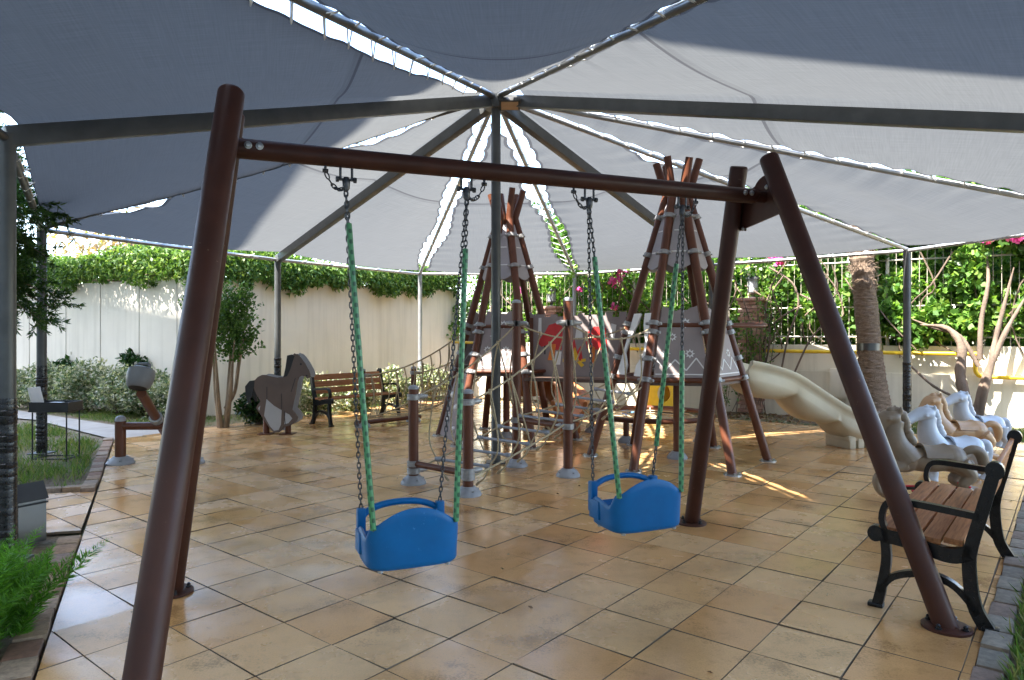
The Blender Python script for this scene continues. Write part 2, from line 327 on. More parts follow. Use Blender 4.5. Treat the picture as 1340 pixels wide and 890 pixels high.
def prism(bm, poly, d, mt, mi=0, bev=0):
    a = [bm.verts.new(mt @ Vector((x, y, -d/2))) for x, y in poly]; b = [bm.verts.new(mt @ Vector((x, y, d/2))) for x, y in poly]
    n = len(poly); fs = [bm.faces.new(list(reversed(a))), bm.faces.new(b)]
    for i in range(n): fs.append(bm.faces.new((a[i], a[(i+1) % n], b[(i+1) % n], b[i])))
    for f in fs: f.material_index = mi
    if bev:
        es = list(set(list(fs[0].edges)+list(fs[1].edges))); bmesh.ops.bevel(bm, geom=es, offset=bev, segments=2, affect='EDGES')
    return bm
def axes(o, x, y, z): return Matrix(((x[0], y[0], z[0], o[0]), (x[1], y[1], z[1], o[1]), (x[2], y[2], z[2], o[2]), (0, 0, 0, 1)))
def NB(): return bmesh.new()
def smoothpath(pts, n=6):
    P = [Vector(p) for p in pts]; out = []
    for i in range(len(P)-1):
        a, b, c, d = P[max(i-1, 0)], P[i], P[i+1], P[min(i+2, len(P)-1)]
        for k in range(n):
            t = k/n; out.append(.5*((2*b)+(c-a)*t+(2*a-5*b+4*c-d)*t*t+(3*b-a-3*c+d)*t**3))
    out.append(P[-1]); return out
def sagline(a, b, sag, n=14): return [Vector(a).lerp(Vector(b), i/n)-Vector((0, 0, sag*4*(i/n)*(1-i/n))) for i in range(n+1)]
def pmesh(name, verts, faces, mat, parent=None):
    """quads or tris from numpy arrays"""
    me = bpy.data.meshes.new(name); k = faces.shape[1]
    me.vertices.add(len(verts)); me.vertices.foreach_set('co', verts.astype(np.float32).ravel())
    me.loops.add(faces.size); me.loops.foreach_set('vertex_index', faces.astype(np.int32).ravel())
    me.polygons.add(len(faces)); me.polygons.foreach_set('loop_start', np.arange(0, faces.size, k, dtype=np.int32)); me.polygons.foreach_set('loop_total', np.full(len(faces), k, dtype=np.int32))
    me.update(calc_edges=True); me.validate()
    return link(name, me, mat, parent, smooth=False)
def leafgeo(P, size, up=.3, aspect=.55, dirs=None, droop=.2, jit=.35):
    n = len(P); d = RNG.normal(size=(n, 3)) if dirs is None else dirs+RNG.normal(size=(n, 3))*jit
    d[:, 2] += up*0-droop if dirs is None else 0; d /= np.linalg.norm(d, axis=1)[:, None]+1e-9
    q = RNG.normal(size=(n, 3)); q[:, 2] += .0; s = np.cross(d, q); s /= np.linalg.norm(s, axis=1)[:, None]+1e-9
    nn = np.cross(s, d); L = (size*RNG.uniform(.6, 1.25, n))[:, None]; W = L*aspect*.5
    v = np.stack([P, P+d*L*.45+s*W+nn*L*.10, P+d*L-nn*L*.05, P+d*L*.45-s*W+nn*L*.10], 1).reshape(-1, 3)
    return v, np.arange(4*n).reshape(n, 4)
def blob(n, c, r, shell=.55):
    d = RNG.normal(size=(n, 3)); d /= np.linalg.norm(d, axis=1)[:, None]; k = RNG.uniform(shell**3, 1, n)**(1/3)
    return np.array(c)+d*k[:, None]*np.array(r)
def clumps(n, centers, r, shell=.3):
    c = np.array(centers); i = RNG.integers(0, len(c), n); return c[i]+blob(n, (0, 0, 0), (r, r, r), shell)

I = Vector((math.cos(-.68239), math.sin(-.68239), 0)); J = Vector((-I.y, I.x, 0))     # the two joint directions of the paving
# ------------------------------------------------------------------ ground and paving
bm = NB(); bmesh.ops.create_grid(bm, x_segments=2, y_segments=2, size=150); bmesh.ops.translate(bm, verts=bm.verts, vec=(0, 0, -.035)); struct(fin('ground', bm, 'soil', smooth=False))
FLOOR = [(-.55, .1), (-.35, .1), (7.08, 9.33), (-1.17, 16.0), (-4.3, 11.84), (-5.57, 9.73)]
SPUR = [(-3.27, 5.26), (-3.93, 6.545), (-5.3, 6.2), (-4.6, 4.9)]
def clip(poly, outline):
    n = len(outline); out = poly
    for i in range(n):
        a, b = outline[i], outline[(i+1) % n]; inp, out = out, []
        def side(p): return (b[0]-a[0])*(p[1]-a[1])-(b[1]-a[1])*(p[0]-a[0])
        for k in range(len(inp)):
            p, q = inp[k], inp[(k+1) % len(inp)]; sp, sq = side(p), side(q)
            if sp >= 0: out.append(p)
            if sp*sq < 0: t = sp/(sp-sq); out.append((p[0]+(q[0]-p[0])*t, p[1]+(q[1]-p[1])*t))
        if len(out) < 3: return []
    return out
bm = NB(); T = .3978; O = Vector((-1.4865, 3.8373, 0))
for outline in (FLOOR, SPUR):
    for i in range(-22, 24):
        for j in range(-22, 32):
            p = O+I*T*i+J*T*j; g = .0022+random.uniform(0, .0014); q = [p+I*g+J*g, p+I*(T-g)+J*g, p+I*(T-g)+J*(T-g), p+I*g+J*(T-g)]
            sh = Vector((random.gauss(0, .0010), random.gauss(0, .0010), 0)); c = clip([((a+sh).x, (a+sh).y) for a in q], outline)
            if len(c) < 3: continue
            cx = sum(a[0] for a in c)/len(c); cy = sum(a[1] for a in c)/len(c)
            gx, gy, h = random.gauss(0, .006), random.gauss(0, .006), random.uniform(-.0015, .0015)
            def zz(x, y): return h+gx*(x-cx)+gy*(y-cy)
            k1 = .004
            top = []; mid = []; bot = []
            for x, y in c:
                dx, dy = cx-x, cy-y; l = math.hypot(dx, dy) or 1
                top.append(bm.verts.new((x+dx/l*.0016, y+dy/l*.0016, zz(x, y)))); mid.append(bm.verts.new((x, y, zz(x, y)-.002))); bot.append(bm.verts.new((x, y, -.02)))
            bm.faces.new(top); n = len(c)
            for k in range(n):
                bm.faces.new((mid[k], mid[(k+1) % n], top[(k+1) % n], top[k])).material_index = 1; bm.faces.new((bot[k], bot[(k+1) % n], mid[(k+1) % n], mid[k])).material_index = 1
struct(fin('tiled_floor', bm, ['tile', 'grout'], ang=20))
def sheet(name, poly, z, mat):
    bm = NB(); f = bm.faces.new([bm.verts.new((x, y, z)) for x, y in poly]); 
    if f.normal.z < 0: f.normal_flip()
    return struct(fin(name, bm, mat, smooth=False))
sheet('grout_bed', FLOOR, -.0075, 'grout'); sheet('grout_bed', SPUR, -.0078, 'grout')
sheet('garden_path', [(-5.57, 9.75), (-5.0, 10.72), (-6.4, 11.25), (-9.8, 13.6), (-13, 15.2), (-13, 14.2), (-8.25, 12.0)], -.010, 'path')
def edging(name, a, b, wd, side, mat, length=.2, z=.02):
    bm = NB(); a = Vector((*a, 0)); b = Vector((*b, 0)); d = (b-a).normalized(); s = Vector((-d.y, d.x, 0))*side; L = (b-a).length; k = 0
    rot = Matrix(((d.x, s.x, 0), (d.y, s.y, 0), (0, 0, 1)))
    while k < L-.05:
        l = length*random.uniform(.9, 1.1); c = a+d*(k+l/2)+s*(wd/2+random.gauss(0, .004)); dz = random.gauss(0, .006)
        box(bm, (c.x, c.y, z-.04+dz), (l-.012, wd, .08), rot @ Matrix.Rotation(random.gauss(0, .02), 3, 'Z'), .008); k += l
    return struct(fin(name, bm, mat, ang=30))
edging('brick_edging', (-.57, .1), (-3.15, 5.06), .14, 1, 'edging', .22)
edging('brick_edging', (-3.935, 6.56), (-5.515, 9.6), .12, 1, 'edging', .22, .03)
edging('brick_edging', (-3.98, 6.60), (-5.3, 6.25), .10, -1, 'edging', .3, .04)
edging('kerb', (-.33, .13), (7.0, 9.22), .115, -1, 'kerb', .24, .012)

# ------------------------------------------------------------------ hotel block behind the camera (it throws the shade on the near half)
H = 21.0
def roofpt(x, y, z): p = V(x, y, z)+SUN*(H-z)/SUN.z; return (p.x, p.y)
qa_, qb_ = Vector(roofpt(.876, 4.97, 3.60)), Vector(roofpt(3.33, 4.52, 3.107)); qd = (qb_-qa_).normalized(); ia, ib = Vector(roofpt(-4.26, 11.12, 2.88)), Vector(roofpt(-8.4, 13.7, 2.72)); idr = (ib-ia).normalized()
foot = [tuple(ia+idr*12), tuple(ia), roofpt(-2.71, 8.78, 3.53), tuple(qa_), tuple(qa_+qd*29), (15, -26), (-20, -22), (-34, 0)]
hb = thing('hotel_building', 'tall cream rendered hotel block standing behind the viewer', 'building', (-5, -10, 0))
bm = NB()
for i in range(len(foot)):
    a, b = foot[i], foot[(i+1) % len(foot)]; bm.faces.new([bm.verts.new((*a, -.03)), bm.verts.new((*b, -.03)), bm.verts.new((*b, H)), bm.verts.new((*a, H))])
bmesh.ops.remove_doubles(bm, verts=bm.verts, dist=1e-4); fin('wall', bm, 'housewall', hb, False)
bm = NB(); a = [bm.verts.new((x, y, H-.002)) for x, y in foot]; bm.faces.new(a); fin('roof', bm, 'path', hb, False)
for i in (0, 1, 2, 3):
    a = Vector((*foot[i], 0)); b = Vector((*foot[i+1], 0)); d = (b-a).normalized(); nrm = Vector((-d.y, d.x, 0)); L = (b-a).length
    if nrm.dot(Vector((0, 8, 0))-a) < 0: nrm = -nrm
    for f in range(5):
        k = 1.5
        while k < L-1.5:
            c = a+d*k+nrm*.02+Vector((0, 0, 2.2+f*3.6)); bm = NB(); box(bm, c, (1.5, .06, 1.6), Matrix(((d.x, nrm.x, 0), (d.y, nrm.y, 0), (0, 0, 1)))); fin('window', bm, 'frost', hb, False); k += 3.4

# ------------------------------------------------------------------ boundary walls
CW = Vector((-1.45, 17.0, 0)); KW = Vector((-5.55, 12.6, 0)); LW = Vector((-14.5, 17.0, 0)); RW = Vector((13.0, 7.92, 0))
def wallbox(name, a, b, h, th, mat, parent=None, z0=-.03, off=0):
    d = (b-a).normalized(); s = Vector((-d.y, d.x, 0)); c = (a+b)/2+s*off; bm = NB()
    box(bm, (c.x, c.y, (z0+h)/2), ((b-a).length, th, h-z0), Matrix(((d.x, s.x, 0), (d.y, s.y, 0), (0, 0, 1)))); return fin(name, bm, mat, parent, False)
tag(wallbox('garden_wall', KW, CW+(CW-KW).normalized()*.2, 2.52, .2, 'wallcream', off=.1), 'smooth cream rendered wall behind the far bench and horse panel', 'wall')
gw = thing('garden_wall', 'greyish white weathered wall with vertical panel joints at far left', 'wall', (-9, 14.6, 0))
gw0 = wallbox('wall_face', LW, KW, 2.5, .2, 'wallgrey', gw, off=.1)
dW = (KW-LW).normalized(); sW = Vector((-dW.y, dW.x, 0)); k = 1.0
while k < (KW-LW).length-.2:
    c = LW+dW*k-sW*.003; bm = NB(); box(bm, (c.x, c.y, 1.25), (.010, .008, 2.44), Matrix(((dW.x, sW.x, 0), (dW.y, sW.y, 0), (0, 0, 1)))); fin('joint_strip', bm, 'path', gw, False); k += random.uniform(1.05, 1.3)
dR = (RW-CW).normalized(); sR = Vector((-dR.y, dR.x, 0)); rotR = Matrix(((dR.x, sR.x, 0), (dR.y, sR.y, 0), (0, 0, 1)))
rw = thing('boundary_wall', 'low pale cream wall below the railing, yellow pipe running along it', 'wall', tuple(CW))
wallbox('wall_face', CW, RW, 1.27, .22, 'wallright', rw, off=.11); wallbox('plinth', CW, RW, .80, .06, 'wallright', rw, off=-.032); 
def wp(s, off=0, z=0): return CW+dR*s+sR*off+Vector((0, 0, z))       # point along the right wall
def su(u):                                                          # distance along the wall of a bearing
    k = (u-670)/908; return (k*CW.y-CW.x)/(dR.x-k*dR.y)
# iron railing on the wall
fn = thing('iron_railing', 'cream painted iron railing with upright bars above the low boundary wall', 'fence', tuple(wp(6)))
for i in range(7):
    bm = NB(); s0 = i*2.35
    for z in (1.42, 1.95, 2.75): tube(bm, [wp(s0, .1, z), wp(s0+2.3, .1, z)], .016, 6)
    k = s0
    while k < s0+2.3: tube(bm, [wp(k, .1, 1.27), wp(k, .1, 2.9)], .0055, 5); k += .115
    fin('railing_panel', bm, 'fenceiron', fn)
    bm = NB(); tube(bm, [wp(s0-.02, .1, 1.25), wp(s0-.02, .1, 3.0)], .03, 8); fin('fence_post', bm, 'fenceiron', fn)
# gas pipe
bm = NB(); s1 = su(1276)
tube(bm, smoothpath([wp(su(700), -.16, 1.16), wp(su(900), -.16, 1.16), wp(s1-.4, -.16, 1.15), wp(s1-.09, -.16, 1.145), wp(s1-.01, -.16, 1.08), wp(s1, -.16, .9), wp(s1+.02, -.16, .84), wp(s1+.1, -.16, .79), wp(s1+.5, -.16, .785), wp(s1+3, -.16, .78)], 5), .034, 10)
tag(fin('gas_pipe', bm, 'gaspipe'), 'bright yellow pipe running along the low wall with a step down', 'pipe')
# pillars with lanterns
def pillar(u, top, label, label2):
    s = su(u); t = thing('gate_pillar', label, 'pillar', tuple(wp(s))); bm = NB(); z = 0; row = 0
    while z < top-.08:
        for k in (-1, 1):
            for e in (-1, 1): box(bm, wp(s, -.05, z+.033)+dR*(k*.105+(.02 if row % 2 else -.02))+sR*e*.11, (.205, .21, .064), rotR, .004)
        z += .072; row += 1
    fin('brick_shaft', bm, 'pillar', t, ang=30); bm = NB(); box(bm, wp(s, -.05, z+.03), (.5, .5, .06), rotR, .01); fin('cap', bm, 'pillar', t)
    l = thing('pillar_lantern', label2, 'lantern', tuple(wp(s, -.05, z+.06))); c = wp(s, -.05, z+.06); mt = Matrix.Translation(c)
    bm = NB(); lathe(bm, [(.07, 0), (.07, .02), (.03, .03), (.03, .09), (.10, .10), (.10, .12)], 12, mt); fin('base', bm, 'lantern', l)
    bm = NB(); lathe(bm, [(.095, .12), (.105, .36)], 10, mt); fin('glass', bm, 'frost', l)
    bm = NB(); lathe(bm, [(.135, .36), (.12, .40), (.04, .46), (.02, .50)], 12, mt); fin('cap', bm, 'lantern', l)
pillar(986, 2.15, 'red brick gate pillar beside the cream slide', 'square lantern on the pillar beside the cream slide')
pillar(723, 2.05, 'red brick gate pillar behind the picture panel between the tepees', 'lantern on the pillar rising behind the picture panel')

# ------------------------------------------------------------------ shade canopy
AP = V(-.185, 8.0, 4.23); E_ = 2.8
K = {'FL': (-2, .9), 'NL': (-3.31, 4.54), 'W': (-5.83, 8.6), 'D': (-4.11, 12.17), 'E': (-2.0, 15.1), 'F': (1.36, 15.1), 'G': (3.77, 13.1), 'H': (6.15, 10.8), 'S': (6.95, 7.77), 'B': (5.1, 4.5), 'FR': (2.0, .9)}
K = {k: V(*v, E_) for k, v in K.items()}; ORD = list(K)
cn = thing('shade_canopy', 'grey shade cloth canopy laced to a steel frame over the whole playground', 'canopy', (AP.x, AP.y, 0))
def post(p, r, wrap, mat='frame', top=E_, wmat='tape'):
    bm = NB(); tube(bm, [(p.x, p.y, -.03), (p.x, p.y, top)], r, 16); box(bm, (p.x, p.y, .006), (.22, .22, .012)); o = fin('post', bm, mat, cn)
    if wrap:
        bm = NB(); pr = []; z = .0; 
        while z < wrap: h_ = random.uniform(.03, .07); k_ = random.uniform(.003, .007); pr += [(r+.004, z), (r+k_, z+.004), (r+k_+.001, z+h_-.004), (r+.004, z+h_)]; z += h_
        lathe(bm, pr, 16, Matrix.Translation((p.x, p.y, 0))); fin('padding_wrap', bm, wmat, o)
post(V(AP.x, AP.y, 0), .055, 0, top=4.15)
for k in ORD:
    post(K[k], .056 if k in ('NL', 'W', 'H', 'D', 'G') else .045, {'E': .93, 'H': 1.0}.get(k, 1.04), 'framelight' if k in ('E', 'F') else 'frame', wmat='framelight' if k == 'E' else 'tape')
for i, k in enumerate(ORD):
    a, b = K[k], K[ORD[(i+1) % len(ORD)]]; bm = NB(); tube(bm, [a+V(0, 0, -.03), b+V(0, 0, -.03)], .03, 10); fin('eave_pipe', bm, 'framelight' if k not in ('FL', 'NL', 'FR') else 'frame', cn)
RAFT = ('NL', 'D', 'G', 'B'); SEAM = ('FL', 'W', 'E', 'F', 'H', 'S', 'FR')
for k in RAFT:
    a, b = AP+V(0, 0, -.06), K[k]+V(0, 0, -.02); d = (b-a); L = d.length; d.normalize(); s = d.cross(V(0, 0, 1)).normalized(); n = s.cross(d)
    bm = NB(); c = (a+b)/2; box(bm, c, (L, .10, .13), Matrix(((d.x, s.x, n.x), (d.y, s.y, n.y), (d.z, s.z, n.z))), .006); fin('rafter', bm, 'frame', cn)
for k in SEAM:
    bm = NB(); tube(bm, [AP+V(0, 0, -.02), K[k]+V(0, 0, -.01)], .032, 10); fin('seam_pipe', bm, 'framelight' if k in ('E', 'F', 'H', 'S') else 'frame', cn)
bm = NB(); lathe(bm, [(.12, -.16), (.15, -.1), (.15, .02), (.05, .06)], 16, Matrix.Translation(AP)); fin('apex_hub', bm, 'frame', cn)
GAP = {'FL': (.03, .16), 'W': (.05, .09), 'E': (.095, .08), 'F': (.095, .09), 'H': (.03, .04), 'S': (.03, .03), 'FR': (.05, .02)}   # open strip each side of a seam pipe
LACE = {}
def bump_(r, c, wd): return math.exp(-((r-c)/wd)**2)
def gapf(k, r, side):
    if k == 'W' and side == 0: return -.03+.02*math.sin(r*40)
    x = gapf0(k, r, side)
    if k == 'W' and side == 1: x = .02+.30*bump_(r, .27, .12)+.36*bump_(r, .80, .075)+.012*math.sin(r*45)
    if k == 'H' and side == 0: x += .13*bump_(r, .33, .05)
    if k == 'FL' and side == 1: x = .04+.12*bump_(r, .15, .06)+.055*bump_(r, .42, .15)+.014*math.sin(r*23)+.008*math.sin(r*61)
    return x
def gapf0(k, r, side):
    g = GAP[k][side]; L = (K[k]-AP).length
    ph = r*L/.36; sc = abs(math.sin(math.pi*ph)); env = min(1, r/.12)*(1 if k in ('E', 'F') else (.35+.65*math.sin(math.pi*min(1, max(0, r)))**1.5))
    wob = 1+.5*math.sin(5.1*r*3+len(k)*2+side*2.2)
    return .034+env*(g*wob*(1.0 if r < .93 else (1-r)/.07)+.040*(.35 if k in ('S', 'H', 'FR') else 1)*sc*(.35+1.1*abs(math.sin(int(ph)*12.9898+side*4.1+len(k)))+g*1.5))
def panel(a, b, mid, sag, rt=.05, ru=.988):
    A0, B0 = K[a], K[b]; nt_, nr = (44 if mid else 30), 110; vs_ = []; me = bpy.data.meshes.new('fabric_panel'); uv0 = []; uv1 = []
    for i in range(nr+1):
        r = rt+(ru-rt)*i/nr; pa = AP.lerp(A0, r); pb = AP.lerp(B0, r); pm = AP.lerp(K[mid], r) if mid else None
        wid = (pb-pa).length if not mid else (pm-pa).length+(pb-pm).length; tm = .5 if not mid else (pm-pa).length/wid
        tl, tr_ = gapf(a, r, 1)/wid, 1-gapf(b, r, 0)/wid
        if tl > tr_-.05: tl = .45; tr_ = .55
        for j in range(nt_+1):
            t = tl+(tr_-tl)*j/nt_
            if mid:
                p = pa.lerp(pm, t/tm) if t < tm else pm.lerp(pb, (t-tm)/(1-tm)); q = t/tm if t < tm else (t-tm)/(1-tm)
                dz = .07*(1-abs(t-tm)/(tm if t < tm else 1-tm)) - sag*math.sin(math.pi*q)**1.0*math.sin(math.pi*min(1, r*.92))*1.0
            else: p = pa.lerp(pb, t); dz = -sag*math.sin(math.pi*t)*math.sin(math.pi*min(1, r*.95))
            e = max(0, min(t-tl, tr_-t)*wid); li = r*(A0-AP).length/.36; am = abs(math.sin(int(li)*7.31+(1 if t < .5 else 2))); dz += (.25 if a == 'FL' else 1)*(.006+.026*am*.5)*math.sin(2*math.pi*li)*math.exp(-e/(.10+.22*am))*min(1, r*3)
            dz += .010*math.sin(7*t+9*r)*math.sin(math.pi*t)
            if b == 'W' and mid: dz -= .13*math.sin(math.pi*r)**.8*math.exp(-abs(e)/.55)
            if a == 'H': dz += .045*math.sin(13*t+11*r)*math.sin(math.pi*t)*bump_(r, .72, .2)
            if r > .80: dz -= (.055*math.sin(math.pi*q if mid else math.pi*t))*((r-.8)/.2)
            vs_.append((p.x, p.y, p.z+dz+.02)); uv0.append((0 if e < 1e-5 else (1+e), r)); uv1.append((t*wid if False else (p-A0).dot((B0-A0).normalized()), r*(A0-AP).length))
            uv0[-1] = (e, r)
    W1 = nt_+1; fc = [(i*W1+j, i*W1+j+1, (i+1)*W1+j+1, (i+1)*W1+j) for i in range(nr) for j in range(nt_)]
    me.from_pydata(vs_, [], fc)
    for nm, src in (('UVMap', uv0), ('metres', uv1)):
        l = me.uv_layers.new(name=nm); idx = [v for f in fc for v in f]; l.data.foreach_set('uv', np.array([src[v] for v in idx], dtype=np.float32).ravel())
    o = link('fabric_panel', me, 'fabric', cn, ang=80)
    # white lacing cord: one running cord per hem, through the eyelets and round the pipe
    for k, side, j in ((a, 1, 0), (b, 0, nt_)):
        L = (K[k]-AP).length; n = int(L/.36); cord = []; ax = (K[k]-AP).normalized()
        for q in range(1, n):
            r = (q)/(L/.36)
            if r < rt+.02 or r > .97: continue
            i = int(round((r-rt)/(ru-rt)*nr)); e = Vector(vs_[i*W1+j]); c = AP.lerp(K[k], r); dd = (c-e).normalized(); o1 = c+dd*.038
            cord += [o1-ax*.10, o1-ax*.012, c-ax*.01+V(0, 0, -.043), e-ax*.006+V(0, 0, -.012), e-dd*.03, e+ax*.006+V(0, 0, -.012), c+ax*(.01+random.choice((0, .05)))+V(0, 0, -.043), o1+ax*.012, o1+ax*.10]
        if len(cord) > 3: bm = NB(); tube(bm, cord, .0052, 5); fin('lacing', bm, 'lace', o)
    pts = [K[a]]+([K[mid]] if mid else [])+[K[b]]
    for p, q in zip(pts, pts[1:]):
        n = int((q-p).length/.55); cord = []; ax = (q-p).normalized()
        for z in range(1, n):
            c = p.lerp(q, z/n)+V(0, 0, -.03); dn = (V(AP.x, AP.y, E_)-c).normalized(); cord += [c+dn*.035-ax*.1, c+dn*.07+V(0, 0, .045)-ax*.01, c+V(0, 0, .035), c-dn*.036, c+V(0, 0, -.036), c+dn*.04+ax*.01, c+dn*.035+ax*.1]
        if cord: bm = NB(); tube(bm, cord, .005, 5); fin('eave_lacing', bm, 'lace', o)
panel('FL', 'W', 'NL', .10); panel('W', 'E', 'D', .07); panel('E', 'F', None, .03); panel('F', 'H', 'G', .07); panel('H', 'S', None, .12); panel('S', 'FR', 'B', .05); panel('FR', 'FL', None, .24, rt=.03)
fl = thing('floodlight', 'small flat floodlight hanging under the canopy peak', 'lamp', (AP.x+.14, AP.y-.12, 4.05))
bm = NB(); box(bm, (AP.x+.16, AP.y-.2, 4.07), (.24, .16, .05), Matrix.Rotation(R(-25), 3, 'X'), .008); fin('housing', bm, 'lantern', fl)
bm = NB(); box(bm, (AP.x+.16, AP.y-.213, 4.043), (.19, .12, .008), Matrix.Rotation(R(-25), 3, 'X')); fin('glass', bm, 'tan', fl)
bm = NB(); tube(bm, [(AP.x+.05, AP.y-.05, 4.16), (AP.x+.16, AP.y-.17, 4.1)], .012, 6); fin('bracket', bm, 'lantern', fl)

# ------------------------------------------------------------------ swing frame
JL, JR = V(-1.28, 3.22, 2.355), V(1.53, 4.41, 2.365); BD = (JR-JL).normalized(); BP = V(-BD.y, BD.x, 0)
sw = thing('swing_frame', 'brown tubular swing frame with two slanted legs at each end', 'swing frame', (.1, 3.8, 0))
RL = .058
LEGS = [((-1.18, 2.08, 0), (-1.257, 3.11, 2.58)), ((-1.96, 4.0, 0), (-1.345, 3.34, 2.56)), ((2.205, 3.52, 0), (1.57, 4.25, 2.577)), ((1.41, 5.45, 0), (1.505, 4.60, 2.60))]
def bolt(bm, p, ax, r=.014, h=.014):
    q = ax.to_track_quat('Z', 'Y').to_matrix().to_4x4(); lathe(bm, [(r*1.25, 0), (r*1.25, h*.3), (r, h*.35), (r*.75, h*.9), (r*.2, h)], 10, Matrix.Translation(p) @ q)
for a, b in LEGS:
    a, b = Vector(a), Vector(b); d = (b-a).normalized(); bm = NB()
    tube(bm, [a, b-d*.02, b-d*.008, b], [RL, RL, RL*.97, RL*.86], 24); lg = fin('leg', bm, 'swing', sw)
    bm = NB(); lathe(bm, [(.115, 0), (.115, .012), (.108, .016)], 28, Matrix.Translation(a) @ Matrix.Diagonal((1, 1, 1, 1))); bp = fin('base_plate', bm, 'swing', lg)
    for q in range(4):
        an = q*math.pi/2+.6; bm = NB(); lathe(bm, [(.016, .016), (.016, .022), (.011, .024), (.011, .036), (.004, .042)], 10, Matrix.Translation(a+V(.088*math.cos(an), .088*math.sin(an), 0))); fin('bolt', bm, 'tape', bp)
bm = NB(); tube(bm, [JL-BD*.02, JL+BD*.02, JR-BD*.0, JR], .047, 24); beam = fin('crossbeam', bm, 'swing', sw)
for qa, qb in ((JL-BD*.06, JL-BD*.01), (JR, JR+BD*.12)): bm = NB(); tube(bm, [qa, qb], .036, 18); fin('sleeve', bm, 'swing', beam)
for q in (JL+BD*.05, JL+BD*.10, JR-BD*.05, JR-BD*.10):
    bm = NB(); bolt(bm, q-BP*.046+V(0, 0, .008), -BP); fin('bolt', bm, 'steel', beam)
# end plates
for (fa, fb), (ra, rb), c in ((LEGS[0], LEGS[1], JL-BD*.05), (LEGS[2], LEGS[3], JR+BD*.10)):
    fa, fb, ra, rb = map(Vector, (fa, fb, ra, rb))
    def onleg(a, b, z): return a.lerp(b, (z-a.z)/(b.z-a.z))
    f1, f2, r1, r2 = onleg(fa, fb, 2.41), onleg(fa, fb, 2.25), onleg(ra, rb, 2.43), onleg(ra, rb, 2.19)
    ex = (f1-r1); ex.z = 0; ex.normalize(); nz = V(0, 0, 1); ez = ex.cross(nz); o = c.copy()
    def loc(p): return ((p-o).dot(ex), (p-o).z)
    arc = [(.02+.14*math.cos(t), .02+.10*math.sin(t)) for t in [R(150-k*15) for k in range(9)]]
    pl = [loc(r2), loc(r1)]+[(x, y+.02) for x, y in arc]+[loc(f1), loc(f2)]
    bm = NB(); prism(bm, pl, .016, axes(o, ex, nz, ez)); 
    bmesh.ops.recalc_face_normals(bm, faces=bm.faces); pb = fin('bracket_plate', bm, 'swing', sw)
    for x, y in (loc(f1.lerp(r1, .18)), loc(f2.lerp(r2, .18)), loc(f1.lerp(f2, .5).lerp(r2, .15)), loc(r1.lerp(f1, .18)), loc(r2.lerp(f2, .12)), (.03, .06)):
        p = o+ex*x+nz*y; bm = NB()
        for sg in (-1, 1): bolt(bm, p+ez*sg*.008, ez*sg, .012, .012)
        fin('bolt', bm, 'steel', pb)

# ------------------------------------------------------------------ swings
def chain(bm, a, b, pitch=.0275, wr=.0036, hl=.0125, hw=.0082, sag=0):
    a, b = Vector(a), Vector(b); L = (b-a).length; n = max(2, int(round((L+(2.67*sag*sag/L if sag else 0))/pitch))); pts = sagline(a, b, sag, n)
    for i in range(n):
        p = (pts[i]+pts[i+1])/2; d = (pts[i+1]-pts[i]).normalized(); u = d.orthogonal().normalized(); v = d.cross(u); ang = (i % 2)*math.pi/2+.5
        s = u*math.cos(ang)+v*math.sin(ang); lp = []
        for k in range(10):
            t = 2*math.pi*k/10; lp.append(p+s*hw*math.cos(t)+d*(hl*math.sin(t)+(hl*.42 if math.sin(t) > .05 else -hl*.42 if math.sin(t) < -.05 else 0)))
        tube(bm, lp, wr, 5, closed=True)
def seatbucket():
    """moulded toddler seat: high arched back towards -y, low front lip with an arched bar towards +y"""
    bm = NB(); n = 72; hx, hy = .238, .160; rows = []
    def ring(t, sc, off=0):
        ct, st = math.cos(t), math.sin(t); ex = 4.5 if st < 0 else 6; k = (abs(ct)**ex+abs(st)**ex)**(-1/ex); return ((hx*sc+off)*k*ct, (hy*sc+off)*k*st-.0)
    def top(t):
        x, y = ring(t, 1); s = -y/hy
        back = .222+.070*max(0, 1-(x/.19)**2)**.9
        side = .155-.03*s
        f = 1/(1+math.exp(-(s-.62)*16)); fr = 1/(1+math.exp((s+.72)*14))
        return side*(1-f)*(1-fr)+back*f+.12*fr
    ts = [2*math.pi*(k+.5)/n for k in range(n)]
    prof = [(0, .78, 0.010), (0, .90, 0.0), (0, .955, .010), (.10, .975, 0), (.3, .98, 0), (.6, .99, 0), (.85, 1, 0), (.96, 1.0, 0)]
    for f, sc, z in prof: rows.append([bm.verts.new((*ring(t, sc), z+f*top(t))) for t in ts])
    rows.append([bm.verts.new((*ring(t, 1.0, -.008), top(t)+.004)) for t in ts]); rows.append([bm.verts.new((*ring(t, 1.0, -.02), top(t)-.004)) for t in ts])
    rows.append([bm.verts.new((*ring(t, .97, -.026), top(t)*.6+.01)) for t in ts]); rows.append([bm.verts.new((*ring(t, .93, -.03), .07)) for t in ts]); rows.append([bm.verts.new((*ring(t, .80, -.03), .055)) for t in ts])
    for a, b in zip(rows, rows[1:]):
        for k in range(n): bm.faces.new((a[k], a[(k+1) % n], b[(k+1) % n], b[k]))
    bm.faces.new(list(reversed(rows[0]))); bm.faces.new(rows[-1]); return bm
